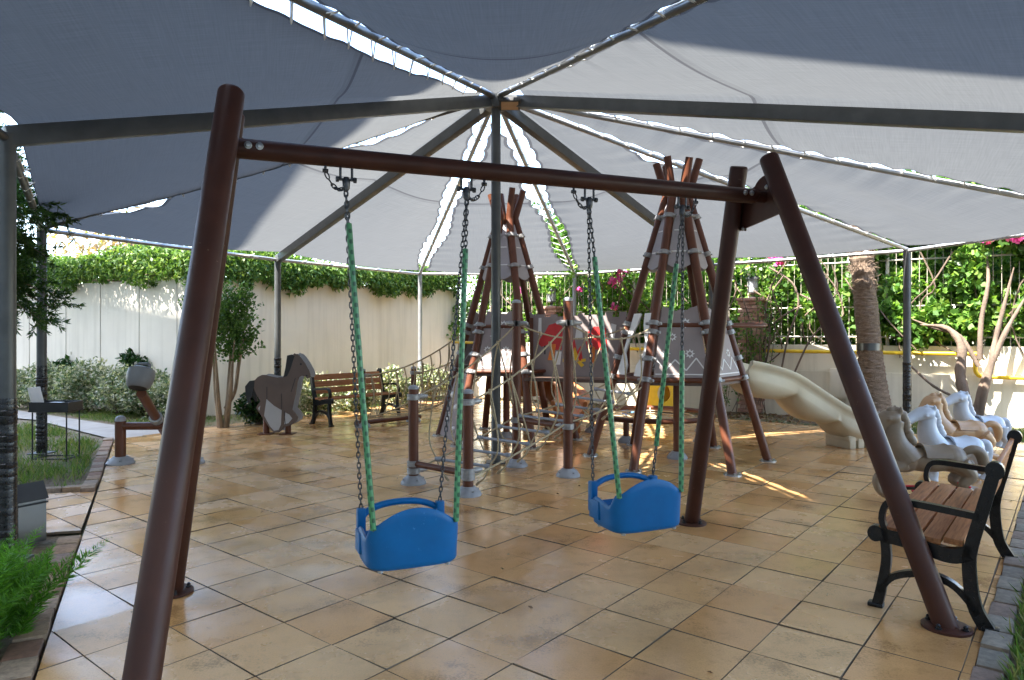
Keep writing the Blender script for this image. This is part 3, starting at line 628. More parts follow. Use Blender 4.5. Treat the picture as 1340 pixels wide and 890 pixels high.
def swing(label, h1, h2, zb, rev):
    """h1, h2: hanger points under the crossbeam"""
    c = (h1+h2)/2; rz = math.atan2(BD.y, BD.x); t = thing('toddler_swing', label, 'swing', (c.x, c.y, 0), rz, 'blue swings hung from the brown frame')
    mt = Matrix.Translation(V(c.x, c.y, 0)) @ Matrix.Rotation(rz, 4, 'Z')
    def Wd(x, y, z): return mt @ V(x, y, zb+z)
    bm = seatbucket(); bmesh.ops.transform(bm, matrix=mt @ Matrix.Translation((0, 0, zb)), verts=bm.verts); seat = fin('seat', bm, 'blue', t, ang=50)
    bm = NB()
    for sx in (-1, 1): box(bm, (sx*.212, .150, .155), (.044, .046, .18), None, .009); box(bm, (sx*.229, .085, .095), (.032, .11, .11), None, .009)
    arc = smoothpath([(-.212, .155, .185), (-.178, .165, .220), (-.10, .175, .246), (0, .178, .254), (.10, .175, .246), (.178, .165, .220), (.212, .155, .185)], 5); tube(bm, arc, .0175, 12)
    for v in bm.verts: v.co = mt @ (v.co+V(0, 0, zb))
    fin('safety_bar', bm, 'blue', t, ang=50)
    bm = NB()
    for x, y in ((-.17, -.12), (.17, -.12), (-.20, .09), (.20, .09)): lathe(bm, [(.014, .0), (.014, -.012), (.006, -.016)], 8, mt @ Matrix.Translation((x, y, zb+.002)))
    bmesh.ops.recalc_face_normals(bm, faces=bm.faces); fin('rivet', bm, 'steel', seat)
    for sx, h, fs in ((-1, h1, rev[0]), (1, h2, rev[1])):
        bm = NB()
        for e in (-1, 1):
            p = h+BD*e*.028; tube(bm, smoothpath([p+V(0, 0, .06), p, p+V(0, 0, -.05), p+BD*(-e*.006)+V(0, 0, -.062)], 3), .0065, 8)
        tube(bm, [h-BD*.04+V(0, 0, -.058), h+BD*.04+V(0, 0, -.058)], .007, 8); tube(bm, [h+BD*.05+V(0, 0, -.058), h+BD*.036+V(0, 0, -.058)], .014, 8); tube(bm, [h-BD*.05+V(0, 0, -.058), h-BD*.036+V(0, 0, -.058)], .014, 8)
        tube(bm, [h+V(0, 0, -.045), h+V(0, 0, -.062), h+V(0, 0, -.10), h+V(0, 0, -.118)], [.012, .02, .018, .008], 10); hg = fin('hanger', bm, 'chain', t)
        side = h+BD*(.10*sx*fs); bm = NB(); tube(bm, [side+V(0, 0, .05), side+V(0, 0, -.03)], .007, 6); tube(bm, [side-BD*.013+V(0, 0, -.022), side+BD*.013+V(0, 0, -.022)], .010, 8)
        chain(bm, side+V(0, 0, -.028), h+V(0, 0, -.09), sag=.045); fin('safety_chain', bm, 'chain', t)
        for ye, zt, s0, s1 in ((.150, .238, *CH[(label[:6], sx, 1)]), (-.140, .205, *CH[(label[:6], sx, -1)])):
            top = h+V(0, 0, -.112)+BP*(.006 if ye > 0 else -.006)+BD*sx*.002; end = Wd(sx*(.212 if ye > 0 else .208), ye, zt); bm = NB(); chain(bm, top, end); ch = fin('chain', bm, 'chain', t)
            if s1 > s0:
                bm = NB(); uvl = bm.loops.layers.uv.new('UVMap'); a, b = top.lerp(end, s0), top.lerp(end, s1); pp = sagline(a, b, 0, 30)
                rr = [.0150*(1+.035*math.sin(k*1.7)) for k in range(31)]; tube(bm, pp, rr, 12, uvl=uvl); fin('chain_sleeve', bm, 'sleeve', ch)
def bp_(s): p = JL+(JR-JL)*s; return V(p.x, p.y, p.z-.047)
CH = {('left b', -1, 1): (0, 0), ('left b', -1, -1): (.10, 1), ('left b', 1, 1): (.0, .0), ('left b', 1, -1): (.16, 1),
      ('right ', -1, 1): (0, 0), ('right ', -1, -1): (.17, 1), ('right ', 1, 1): (.18, .88), ('right ', 1, -1): (.5, 1)}
swing('left blue moulded toddler swing seat on chains in green sleeves', bp_(.165), bp_(.37), .345, (1, 1))
swing('right blue moulded toddler swing seat on chains near the rear leg', bp_(.612), bp_(.822), .372, (1, 1))

# ------------------------------------------------------------------ tepee towers
ANG = [170, 110, 50, -10, -70, -130]; ZN, ZT = 3.12, 3.50
def dome(bm, x, y, r=.12):
    lathe(bm, [(r, 0), (r, .018), (r*.93, .03), (r*.80, .055), (r*.58, .075), (r*.54, .085)], 24, Matrix.Translation((x, y, 0)))
    for q in range(4):
        a = q*math.pi/2+.5; box(bm, (x+r*.8*math.cos(a), y+r*.8*math.sin(a), .05), (.022, .022, .016))
def star(cx, cy, r, n=8, k=.55): return [(cx+(r if i % 2 == 0 else r*k)*math.cos(math.pi*i/n), cy+(r if i % 2 == 0 else r*k)*math.sin(math.pi*i/n)) for i in range(2*n)]
def strip(a, b, wd):
    d = Vector((b[0]-a[0], b[1]-a[1])).normalized(); n = Vector((-d.y, d.x))*wd/2; return [(a[0]+n.x, a[1]+n.y), (a[0]-n.x, a[1]-n.y), (b[0]-n.x, b[1]-n.y), (b[0]+n.x, b[1]+n.y)]
def tower(label, cx, cy, R0, panels, rails, seed):
    rnd = random.Random(seed); t = thing('tepee_tower', label, 'play tower', (cx, cy, 0), 0, 'tepee shaped climbing towers'); rn, rt = .125, .24
    def pos(a, z):
        rr = R0+(rn-R0)*z/ZN if z < ZN else rn+(rt-rn)*(z-ZN)/(ZT-ZN); return V(cx+rr*math.cos(R(a)), cy+rr*math.sin(R(a)), z)
    for i, a in enumerate(ANG):
        zt = ZT+rnd.uniform(-.05, .06); bm = NB(); tube(bm, [pos(a, 0), pos(a, 1.5), pos(a, ZN-.05), pos(a, ZN+.01), pos(a, zt)], [.05, .05, .05, .05, .044], 18); p = fin('pole', bm, 'pole', t)
        bm = NB(); b0 = pos(a, 0); lathe(bm, [(.095, 0), (.095, .010), (.06, .016)], 16, Matrix.Translation(b0))
        for q in range(4): box(bm, b0+V(.07*math.cos(q*1.57), .07*math.sin(q*1.57), .018), (.02, .02, .02))
        fin('base_plate', bm, 'steel', p)
        for z in (.97, 1.20, 1.50, 1.60, 2.42, 2.86):
            c = pos(a, z); d = (pos(a, z+.1)-pos(a, z)).normalized(); q = d.to_track_quat('Z', 'Y').to_matrix().to_4x4(); bm = NB()
            lathe(bm, [(.055, -.028), (.064, -.024), (.064, .024), (.055, .028)], 16, Matrix.Translation(c) @ q)
            for e in (-1, 1):
                tg = V(-math.sin(R(a)), math.cos(R(a)), 0)*e*.085+V(math.cos(R(a)), math.sin(R(a)), 0)*.012; tube(bm, [c+tg*.6, c+tg*1.15], [.022, .017], 8)
            box(bm, c+V(math.cos(R(a)), math.sin(R(a)), 0)*.064, (.022, .022, .018)); fin('clamp', bm, 'clamp', t)
    for i, a in enumerate(ANG):
        b = ANG[(i+1) % 6]
        for z in [.97]+([1.58] if i in rails else []):
            bm = NB(); tube(bm, [pos(a, z), pos(b, z)], .028, 10); fin('rail', bm, 'pole', t)
    hexa = [(pos(a, .93).x-cx, pos(a, .93).y-cy) for a in ANG]; hexa = [(x*.97, y*.97) for x, y in hexa]; bm = NB(); prism(bm, list(reversed(hexa)), .03, Matrix.Translation((cx, cy, .925))); fin('deck', bm, 'deck', t, False)
    bm = NB(); tube(bm, [(cx, cy, .03), (cx, cy, .91)], .048, 16); cp = fin('centre_post', bm, 'pole', t); bm = NB(); dome(bm, cx, cy); fin('base_cover', bm, 'dome', cp)
    def face(i, z0, z1):
        a, b = ANG[i], ANG[(i+1) % 6]; p, q = pos(a, z0), pos(b, z0); r_, s_ = pos(b, z1), pos(a, z1); ex = (q-p).normalized(); o = (p+q)/2; up = ((r_+s_)/2-o); L = up.length; ey = up.normalized(); ez = ex.cross(ey)
        return axes(o, ex, ey, ez), (q-p).length/2-.075, (r_-s_).length/2-.062, L
    for i in range(6):                                             # upper skirt boards
        mt, w0, w1, L = face(i, 2.28, 3.02); w0 += .02; sc = [(-w0+2*w0*k/8, -.05*math.sin(math.pi*k/8)) for k in range(9)]
        bm = NB(); prism(bm, sc+[(w1, L), (-w1, L)], .018, mt)
        for y in (.16, .42): ww = w0+(w1-w0)*y/L-.02; prism(bm, strip((-ww, y), (ww, y), .014), .024, mt, 1)
        if w1 > .02: prism(bm, strip((-.05, .26), (0, .34), .012)[:4], .024, mt, 1); prism(bm, strip((0, .34), (.05, .26), .012), .023, mt, 1); prism(bm, strip((-.05, .26), (0, .2), .012), .0245, mt, 1); prism(bm, strip((0, .2), (.05, .26), .012), .0235, mt, 1)
        fin('skirt_board', bm, ['mauve', 'whitedec'], t, False)
    for i, style in panels.items():
        if style == 'star':
            mt, w0, w1, L = face(i, 1.0, 1.80); topn = 10
            tp = [(w1-2*w1*k/topn, L-.055*math.sin(math.pi*k/topn)*(1+.3*math.sin(k*2.1))) for k in range(topn+1)]
            bm = NB(); prism(bm, [(-w0, 0), (w0, 0)]+tp, .018, mt)
            sc = w0/.35
            for x, y, r_ in ((-.07, .62, .062), (.10, .46, .05), (.19, .27, .055), (-.12, .27, .055)):
                prism(bm, star(x*sc, y, r_), .024, mt, 1); prism(bm, star(x*sc, y, r_*.45, 4, .8), .030, mt, 0)
            zz = [(-.33, .06), (-.2, .22), (-.07, .08), (.07, .2), (.2, .08), (.31, .2)]
            for k, (p, q) in enumerate(zip(zz, zz[1:])): prism(bm, strip((p[0]*sc, p[1]), (q[0]*sc, q[1]), .014), .024+.0006*k, mt, 1)
            prism(bm, strip((-w0+.02, .035), (w0-.02, .035), .012), .0275, mt, 1)
            fin('star_panel', bm, ['taupe', 'whitedec'], t, False)
        if style == 'flap':
            mt, w0, w1, L = face(i, 1.0, 1.72); bm = NB()
            for e in (-1, 1):
                cur = [(e*w0, 0), (e*w0*.35, 0), (e*w0*.35, .12), (e*w0*.7, .26), (e*w0*.6, .42), (e*w0*.25, .6), (e*w1*.2, L), (e*w1, L)]
                if e < 0: cur.reverse()
                prism(bm, list(reversed(cur)), .018, mt)
            bmesh.ops.recalc_face_normals(bm, faces=bm.faces); fin('door_flap', bm, 'whitedec', t, False)
        if style == 'climb':
            mt, w0, w1, L = face(i, .03, .93); bm = NB(); prism(bm, [(-w0, 0), (w0, 0), (w1, L), (-w1, L)], .02, mt); wpn = fin('climbing_wall', bm, 'taupe', t, False)
            for x, y in ((-.2, .15), (.15, .28), (-.1, .45), (.2, .6), (-.2, .72), (.05, .85)):
                for e in (-1, 1): bm = NB(); lathe(bm, [(.045, 0), (.04, .025), (.015, .04)], 10, mt @ Matrix.Translation((x, y, e*.01)) @ (Matrix.Identity(4) if e > 0 else Matrix.Rotation(math.pi, 4, 'X'))); fin('climbing_hold', bm, 'whitedec' if e < 0 else 'tan', wpn)
    return t, pos
TA, posA = tower('left brown tepee tower with pole tips spread above grey skirt boards, behind the rope bridge', -.08, 9.9, 1.0, {4: 'star', 0: 'star', 2: 'star', 5: 'climb'}, (2, 4), 3)
TB, posB = tower('right brown tepee tower with star panels, cream slide on its right', 1.97, 8.27, 1.03, {4: 'star', 3: 'star', 1: 'star', 5: 'flap'}, (4, 2), 5)
# slide top hoop on the right tower
bm = NB(); tube(bm, smoothpath([posB(-10, 1.58), V(3.0, 8.35, 1.58), V(3.12, 8.62, 1.6), V(2.95, 8.9, 1.6), posB(50, 1.58)], 6), .026, 10); fin('grab_hoop', bm, 'pole', TB)

# ------------------------------------------------------------------ picture panel joining the towers
pb = thing('picture_panel', 'taupe picket edged panel painted with red tepees and a campfire', 'panel', (.9, 9.35, 0)); a, b = V(.27, 9.62, 0), V(1.52, 9.12, 0); ex = (b-a).normalized(); ez = ex.cross(V(0, 0, 1)); mt = axes(V(a.x, a.y, .9), ex, V(0, 0, 1), ez); Wp = (b-a).length
tp = []; x = 0
k = 0
while x < Wp-.02:
    x2 = min(Wp, x+.095); h = .82+.035*(k % 2)+random.uniform(-.02, .02); tp += [(x, h), (x2, h)]; x = x2; k += 1
bm = NB(); prism(bm, [(0, 0), (Wp, 0)]+list(reversed(tp)), .02, mt, 0); fin('board', bm, 'taupe', pb, False)
def dec(polys, mat, th):
    for i, p in enumerate(polys):
        bm = NB(); prism(bm, p, th+.0008*i, mt); bmesh.ops.recalc_face_normals(bm, faces=bm.faces); fin('painted_shape', bm, mat, pb, False)
xs = [.30, .60, .93]
dec([[(.15, .40), (.27, .44), (.30, .36), (.44, .36), (.46, .66), (.40, .74), (.26, .70), (.20, .60), (.09, .46)], [(.80, .38), (1.08, .36), (1.06, .66), (.90, .68), (.80, .60), (.78, .46)]], 'red', .026)
dec([[(.24, .22), (.33, .22), (.36, .44), (.30, .44)], [(.84, .16), (.90, .16), (.91, .40), (.83, .44)]], 'orange', .032)
dec([[(.52, .22), (.74, .22), (.71, .42), (.66, .34), (.62, .52), (.57, .36)]], 'red', .027)
dec([[(.57, .22), (.69, .22), (.66, .32), (.63, .40), (.60, .30)], [(.50, .15), (.56, .13), (.60, .20), (.56, .22)], [(.52, .24), (.46, .24), (.46, .20), (.54, .20)], [(.66, .20), (.72, .13), (.76, .16), (.70, .22)], [(.72, .24), (.78, .25), (.78, .21), (.71, .20)]], 'yellow', .034)
dec([[(.33, .16), (.42, .16), (.44, .34), (.36, .34)], [(.10, .56), (.15, .60), (.15, .80), (.11, .80)], [(.63, .52), (.74, .50), (.73, .66), (.66, .70)], [(1.12, .52), (1.17, .50), (1.20, .70), (1.13, .72)]], 'whitedec', .025)
dec([[(.19, .30), (.21, .30), (.21, .46), (.19, .46)], [(.48, .55), (.505, .55), (.505, .80), (.48, .80)]], 'black', .0252)
for q in (a, b):
    bm = NB(); box(bm, (q.x, q.y, 1.3), (.05, .05, .80)); fin('frame_bar', bm, 'pole', pb)
bm = NB(); p0 = a+V(-.02, -.25, .88); p1 = b+V(-.02, -.25, .88); box(bm, (p0+p1)/2, ((p1-p0).length, .5, .04), Matrix(((ex.x, ez.x, 0), (ex.y, ez.y, 0), (0, 0, 1)))); fin('deck', bm, 'deck', pb, False)

# ------------------------------------------------------------------ rope bridge with the four front posts
rb = thing('rope_bridge', 'beige rope bridge with grey rungs climbing past four brown posts', 'rope bridge', (-.69, 6.63, 0))
P1, P2, P3, P4 = V(-.977, 6.88, 0), V(-.405, 6.39, 0), V(.05, 7.78, 0), V(.585, 7.24, 0)
def bpost(p, h, parent, r=.05, clamps=()):
    bm = NB(); tube(bm, [p+V(0, 0, .03), p+V(0, 0, h)], r, 18); o = fin('post', bm, 'pole', parent)
    bm = NB(); lathe(bm, [(r+.003, h-.012), (r+.003, h+.004), (r*.8, h+.02), (r*.3, h+.028)], 18, Matrix.Translation((p.x, p.y, 0))); fin('cap', bm, 'dome', o)
    bm = NB(); dome(bm, p.x, p.y, .125); fin('base_cover', bm, 'dome', o)
    for z, dv in clamps:
        bm = NB(); lathe(bm, [(r+.004, z-.03), (r+.014, z-.026), (r+.014, z+.026), (r+.004, z+.03)], 18, Matrix.Translation((p.x, p.y, 0))); d = Vector(dv).normalized()
        tube(bm, [p+V(0, 0, z)+d*.05, p+V(0, 0, z)+d*.10, p+V(0, 0, z)+d*.16], [.026, .03, .018], 10); box(bm, p+V(0, 0, z)-V(0, 1, 0)*(r+.014), (.03, .015, .024)); fin('clamp', bm, 'clamp', o)
dA = (P3-P1).normalized(); dI = (P2-P1).normalized(); end1 = posB(170, 1.57); end2 = posB(-130, 1.57); dB = (end1-P3); dB.z = 0; dB.normalize()
bpost(P1, .95, rb, clamps=((.86, dA), (.20, dI), (.13, dA))); bpost(P2, .95, rb, clamps=((.86, dA), (.17, -dI), (.22, dA)))
bpost(P3, 1.84, rb, clamps=((1.60, dA*-1), (1.60, dI), (.52, dI))); bpost(P4, 1.84, rb, clamps=((1.60, -dA), (1.60, dB), (.52, -dI)))
for a, b, z in ((P1, P2, .20), (P3, P4, .52)):
    bm = NB(); tube(bm, [a+V(0, 0, z), b+V(0, 0, z)], .032, 12); fin('crossbar', bm, 'pole', rb)
def rail_pts(lo, mid_, hi, s1, s2): return sagline(lo+V(0, 0, .86), mid_+V(0, 0, 1.60), s1, 10)+sagline(mid_+V(0, 0, 1.60), hi, s2, 10)[1:]
RA, RB = rail_pts(P1, P3, end1, .10, .16), rail_pts(P2, P4, end2, .10, .16)
LA = sagline(P1+V(0, 0, .13), P3+V(0, 0, .56), .02, 10)+sagline(P3+V(0, 0, .56), posB(170, .92), .05, 10)[1:]; LB = sagline(P2+V(0, 0, .15), P4+V(0, 0, .56), .02, 10)+sagline(P4+V(0, 0, .56), posB(-130, .92), .05, 10)[1:]
for q in (RA, RB): bm = NB(); tube(bm, q, .0095, 8); fin('hand_rope', bm, 'rope', rb)
for q in (LA, LB): bm = NB(); tube(bm, q, .010, 8); fin('foot_rope', bm, 'rope', rb)
for k in range(2, 20, 2):
    for top, low, e in ((RA, LA, -1), (RB, LB, 1)):
        p, q = top[k], low[k]; qq = q.lerp(low[k-1], .0); out = dI*e*.10
        bm = NB(); tube(bm, smoothpath([p, p.lerp(q, .35)+out*.7, p.lerp(q, .75)+out, q+V(0, 0, .02), q-dI*e*.07+V(0, 0, -.10), q-dI*e*.16+V(0, 0, -.17)], 5), .0085, 7)
        tube(bm, [q-dI*e*.135+V(0, 0, -.15), q-dI*e*.175+V(0, 0, -.185)], .014, 7); fin('drop_rope', bm, 'rope', rb)
        bm = NB(); tube(bm, [p-V(0, 0, .03), p+V(0, 0, .02)], .016, 8); fin('rope_joint', bm, 'rope', rb)
        if k in (6, 10, 16): bm = NB(); tube(bm, sagline(top[k-2], low[k], -.02, 6), .0075, 6); fin('net_rope', bm, 'rope', rb)
for k in range(2, 20, 2):
    a, b = LA[k]+V(0, 0, .01), LB[k]+V(0, 0, .01); d = (b-a).normalized(); bm = NB(); tube(bm, [a, a+d*.06, a+d*.07, b-d*.07, b-d*.06, b], [.024, .024, .015, .015, .024, .024], 10); fin('rung', bm, 'greybar', rb)

# rope walkway on the far left
rwk = thing('rope_walkway', 'low rope walkway between two short brown posts and the left tepee', 'rope walkway', (-2.0, 11.2, 0)); Q1, Q2 = V(-2.36, 10.98, 0), V(-1.66, 11.7, 0)
for p in (Q1, Q2): bpost(p, .9, rwk, .045, ((.82, (1, -.3, 0)),))
ea, eb = posA(170, 1.55), posA(110, 1.55); fa, fb = posA(170, .95), posA(110, .95)
bm = NB(); tube(bm, [Q1+V(-.1, -.1, .07), Q2+V(.1, .1, .07)], .036, 12); fin('ground_log', bm, 'pole', rwk)
for lo, hi, fl_, e in ((Q1, ea, fa, -1), (Q2, eb, fb, 1)):
    top = sagline(lo+V(0, 0, .82), hi, .16, 12); low = sagline(lo+V(0, 0, .14), fl_, .12, 12)
    for q, r_ in ((top, .0115), (low, .0115)): bm = NB(); tube(bm, q, r_, 8); fin('hand_rope', bm, 'rope', rwk)
    for k in range(1, 12):
        bm = NB(); tube(bm, smoothpath([top[k], top[k].lerp(low[k], .4)+V(.05, -.06*e, 0), low[k]], 5), .0095, 7); fin('drop_rope', bm, 'rope', rwk)
        if k % 3 == 2: bm = NB(); tube(bm, sagline(top[k-1], low[k], .03, 5), .0075, 6); fin('net_rope', bm, 'rope', rwk)
top = sagline(Q1+V(0, 0, .82), Q1+V(-.9, -.25, .70), .05, 6)
for k in range(1, 12):
    a = sagline(Q1+V(0, 0, .14), fa, .12, 12)[k]; b = sagline(Q2+V(0, 0, .14), fb, .12, 12)[k]; bm = NB(); tube(bm, sagline(a, b, .05, 6), .010, 7); fin('net_rope', bm, 'rope', rwk)
# extra handle bar, yellow, on the left tower
bm = NB(); tube(bm, [posA(170, 1.36)+V(-.16, -.02, 0), posA(-130, 1.36)+V(0, -.02, 0)], .02, 10); fin('grab_bar', bm, 'yellow', TA)

# low round net behind the right tower
nr_ = thing('rope_ring', 'low round brown pipe ring strung with rope behind the right tepee', 'climbing ring', (2.05, 10.25, 0)); bm = NB(); RC = V(2.05, 10.2, 0)
tube(bm, [RC+V(.88*math.cos(2*math.pi*k/40), .88*math.sin(2*math.pi*k/40), .30) for k in range(40)], .036, 10, closed=True); fin('hoop', bm, 'pole', nr_)
for k in range(5):
    a = R(20+72*k); p = RC+V(.88*math.cos(a), .88*math.sin(a), 0); bm = NB(); tube(bm, [p+V(0, 0, .02), p+V(0, 0, .29)], .04, 12); o = fin('leg', bm, 'pole', nr_); bm = NB(); dome(bm, p.x, p.y, .11); fin('base_cover', bm, 'dome', o)
bm = NB()
for k in range(9): a = math.pi*2*k/9; tube(bm, sagline(RC+V(.87*math.cos(a), .87*math.sin(a), .3), RC+V(.1*math.cos(a), .1*math.sin(a), .26), .03, 5), .012, 6)
for r_ in (.1, .35, .6): tube(bm, [RC+V(r_*math.cos(2*math.pi*k/27), r_*math.sin(2*math.pi*k/27), .265+.03*r_) for k in range(27)], .012, 6, closed=True)
fin('rope_web', bm, 'rope', nr_)

# ------------------------------------------------------------------ slides
def slide(path, half, up, dn, wavy=3, n=44):
    P = smoothpath(path, n//(len(path)-1)); bm = NB(); rows = []; m = len(P); L = [0]
    for i in range(1, m): L.append(L[-1]+(P[i]-P[i-1]).length)
    for i, p in enumerate(P):
        t = (P[min(i+1, m-1)]-P[max(i-1, 0)]).normalized(); s = t.cross(V(0, 0, 1)).normalized(); nn = s.cross(t); f = L[i]/L[-1]
        b = abs(math.sin(math.pi*wavy*f))**.6; d = dn*(.30+.85*b)*(1-.5*f); e = .035*b
        prof = [(-half-.035, up-.05), (-half-.03, up-.005), (-half, up), (-half+.025, up-.015), (-half+.05, up*.45), (-half+.11, .035), (-half*.4, .0), (half*.4, .0), (half-.11, .035), (half-.05, up*.45), (half-.025, up-.015), (half, up), (half+.03, up-.005), (half+.035, up-.05), (half+.01, up-.07), (half-.02+e*.4, up*.35), (half-.01+e, -.02), (half-.04+e, -d*.55), (half*.55, -d), (-half*.55, -d), (-half+.04-e, -d*.55), (-half+.01-e, -.02), (-half+.02-e*.4, up*.35), (-half-.01, up-.07)]
        rows.append([bm.verts.new(p+s*x+nn*y) for x, y in prof])
    k = len(rows[0])
    for a, b in zip(rows, rows[1:]):
        for q in range(k): bm.faces.new((a[q], a[(q+1) % k], b[(q+1) % k], b[q]))
    bm.faces.new(list(reversed(rows[0]))); bm.faces.new(rows[-1]); bmesh.ops.recalc_face_normals(bm, faces=bm.faces); return bm
s1_ = thing('slide', 'cream moulded plastic slide with bulging sides beside the right tepee', 'slide', (4.2, 9.1, 0))
fin('chute', slide([(2.74, 8.52, .97), (3.0, 8.62, .92), (3.3, 8.73, .83), (3.6, 8.85, .67), (4.07, 9.02, .40), (4.43, 9.15, .235), (4.75, 9.27, .18), (5.2, 9.44, .17)], .26, .20, .20, 3.6, 70), 'cream', s1_, ang=60)
bm = NB(); dS = V(.94, .34, 0); nS = V(-.34, .94, 0); rS = Matrix(((dS.x, nS.x, 0), (dS.y, nS.y, 0), (0, 0, 1)))
for x in (-.14, 0, .14): box(bm, V(4.44, 9.15, .08)+dS*x, (.10, .42, .16), rS, .015)
box(bm, V(4.44, 9.15, .135)+dS*.0, (.40, .40, .07), rS, .01); fin('foot', bm, 'cream', s1_)
s2_ = thing('slide', 'small orange brown curved slide behind the left tepee', 'slide', (.6, 10.9, 0))
fin('chute', slide([(.10, 10.55, .92), (.18, 10.95, .88), (.45, 11.2, .66), (.80, 11.0, .42), (.92, 10.65, .27), (.85, 10.3, .22)], .24, .26, .14, 2, 40), 'brownslide', s2_, ang=60)
bm = NB(); lathe(bm, [(.26, 0), (.27, .05), (.27, .36), (.22, .42), (.05, .43)], 24, Matrix.Translation((.22, 10.85, .52)) ); fin('drum', bm, 'brownslide', s2_)
bm = NB(); tube(bm, [(.22, 10.85, 0), (.22, 10.85, .55)], .05, 12); fin('support_post', bm, 'pole', s2_)
bm = NB(); box(bm, (.87, 10.42, .08), (.3, .2, .16), None, .02); fin('foot', bm, 'brownslide', s2_)
# yellow play box
yb = thing('play_box', 'small yellow plastic play box with oval openings on the dry bed', 'toy', (2.83, 13.2, 0)); bm = NB(); c = V(2.83, 13.2, .36)
fr = [(-.27, -.24), (.27, -.24), (.27, .24), (-.27, .24)]; ov = [(.12*math.cos(2*math.pi*k/24), .16*math.sin(2*math.pi*k/24)) for k in range(24)]
for ax, off in ((0, .27), (0, -.27), (1, .27), (1, -.27)):
    o = c+(V(0, off, 0) if ax == 0 else V(off, 0, 0)); ex_ = V(1, 0, 0) if ax == 0 else V(0, 1, 0); hw = .268 if ax == 0 else .255
    outer = []; 
    for k in range(24):
        t = 2*math.pi*(k)/24; cx_, sx_ = math.cos(t), math.sin(t); m_ = max(abs(cx_)/hw, abs(sx_)/.25); outer.append((cx_/m_, sx_/m_))
    vo = [[bm.verts.new(o+ex_*x+V(0, 0, y)+(V(0, e, 0) if ax == 0 else V(e, 0, 0))) for x, y in lst] for e in (-.012, .012) for lst in (outer, ov)]
    for k in range(24):
        q = (k+1) % 24
        for A_, B_ in ((vo[0], vo[1]), (vo[1], vo[3]), (vo[3], vo[2]), (vo[2], vo[0])): bm.faces.new((A_[k], A_[q], B_[q], B_[k]))
bmesh.ops.recalc_face_normals(bm, faces=bm.faces); fin('side_panel', bm, 'yellow', yb); bm = NB(); box(bm, c+V(0, 0, .265), (.60, .60, .03), None, .01); fin('lid', bm, 'yellow', yb); bm = NB(); lathe(bm, [(.2, 0), (.24, .05), (.24, .10)], 16, Matrix.Translation((2.83, 13.2, -.02))); fin('base', bm, 'darkplastic', yb)
bm = NB(); bmesh.ops.create_grid(bm, x_segments=6, y_segments=5, size=.14, matrix=Matrix.Translation((2.15, 12.6, .05)))
for v in bm.verts: v.co.z += random.uniform(-.05, .05)
bmesh.ops.solidify(bm, geom=bm.faces[:], thickness=.003); tag(fin('crumpled_wrapper', bm, 'litter'), 'crumpled blue wrapper lying on the dry bed', 'litter')

# ------------------------------------------------------------------ benches
def bench(label, loc, rz):
    """local x along the seat, faces -y"""
    t = thing('park_bench', label, 'bench', loc, rz, 'wooden park benches with black iron ends'); L = 1.44; t.scale = (1, .86, .97)
    for e in (-1, 1):
        x = e*L/2; bm = NB()
        def fl_(pts, w, r=.0):
            P = smoothpath([(x, y, z) for y, z in pts], 6); F = []
            rows = []
            for i, p in enumerate(P):
                tt = (P[min(i+1, len(P)-1)]-P[max(i-1, 0)]).normalized(); n = V(0, -tt.z, tt.y); ww = w[0]+(w[1]-w[0])*i/(len(P)-1)
                rows.append([bm.verts.new(p+V(dx, 0, 0)*1+n*s_*ww/2) for dx, s_ in ((-.022, -1), (.022, -1), (.022, 1), (-.022, 1))])
            for a, b in zip(rows, rows[1:]):
                for q in range(4): bm.faces.new((a[q], a[(q+1) % 4], b[(q+1) % 4], b[q]))
            bm.faces.new(list(reversed(rows[0]))); bm.faces.new(rows[-1])
        fl_([(-.30, 0), (-.275, .10), (-.245, .26), (-.25, .38), (-.265, .43)], (.06, .05))
        fl_([(.29, 0), (.22, .12), (.195, .30), (.205, .42), (.26, .62), (.315, .82)], (.075, .065))
        fl_([(-.29, .415), (-.10, .395), (.10, .36), (.215, .40)], (.075, .08))
        fl_([(-.285, .09), (-.20, .19), (-.03, .235), (.12, .20), (.24, .08)], (.035, .035))
        fl_([(-.24, .42), (-.27, .50), (-.245, .585), (-.17, .61), (.05, .60), (.245, .585)], (.034, .036))
        for y, z, r_ in ((-.305, .415, .045), (.32, .835, .048)): tube(bm, [(x-.026, y, z), (x+.026, y, z)], r_, 16)
        for y in (-.305, .30): box(bm, (x, y, .012), (.06, .09, .024), None, .008)
        bmesh.ops.recalc_face_normals(bm, faces=bm.faces); fin('iron_end', bm, 'iron', t, ang=40, world=False)
    for k in range(4):
        bm = NB(); y = -.235+k*.117; box(bm, (0, y, .447-.010*k+(.02 if k == 3 else 0)), (L+.04, .102, .032), Matrix.Rotation(R(-4), 3, 'X'), .006); fin('seat_slat', bm, 'wood', t, world=False)
    for k in range(3):
        bm = NB(); z = .555+k*.112; box(bm, (0, .205+(z-.46)*.28, z), (L+.04, .028, .098), Matrix.Rotation(R(-15), 3, 'X'), .006); fin('back_slat', bm, 'wood', t, world=False)
    return t
aj = math.atan2(J.y, J.x)
bench('wooden slatted bench in the near right corner with black iron ends', (2.655, 4.20, 0), aj+math.pi)
bench('wooden slatted bench by the cream wall, beyond the horse panel', (-2.63, 11.78, 0), aj)

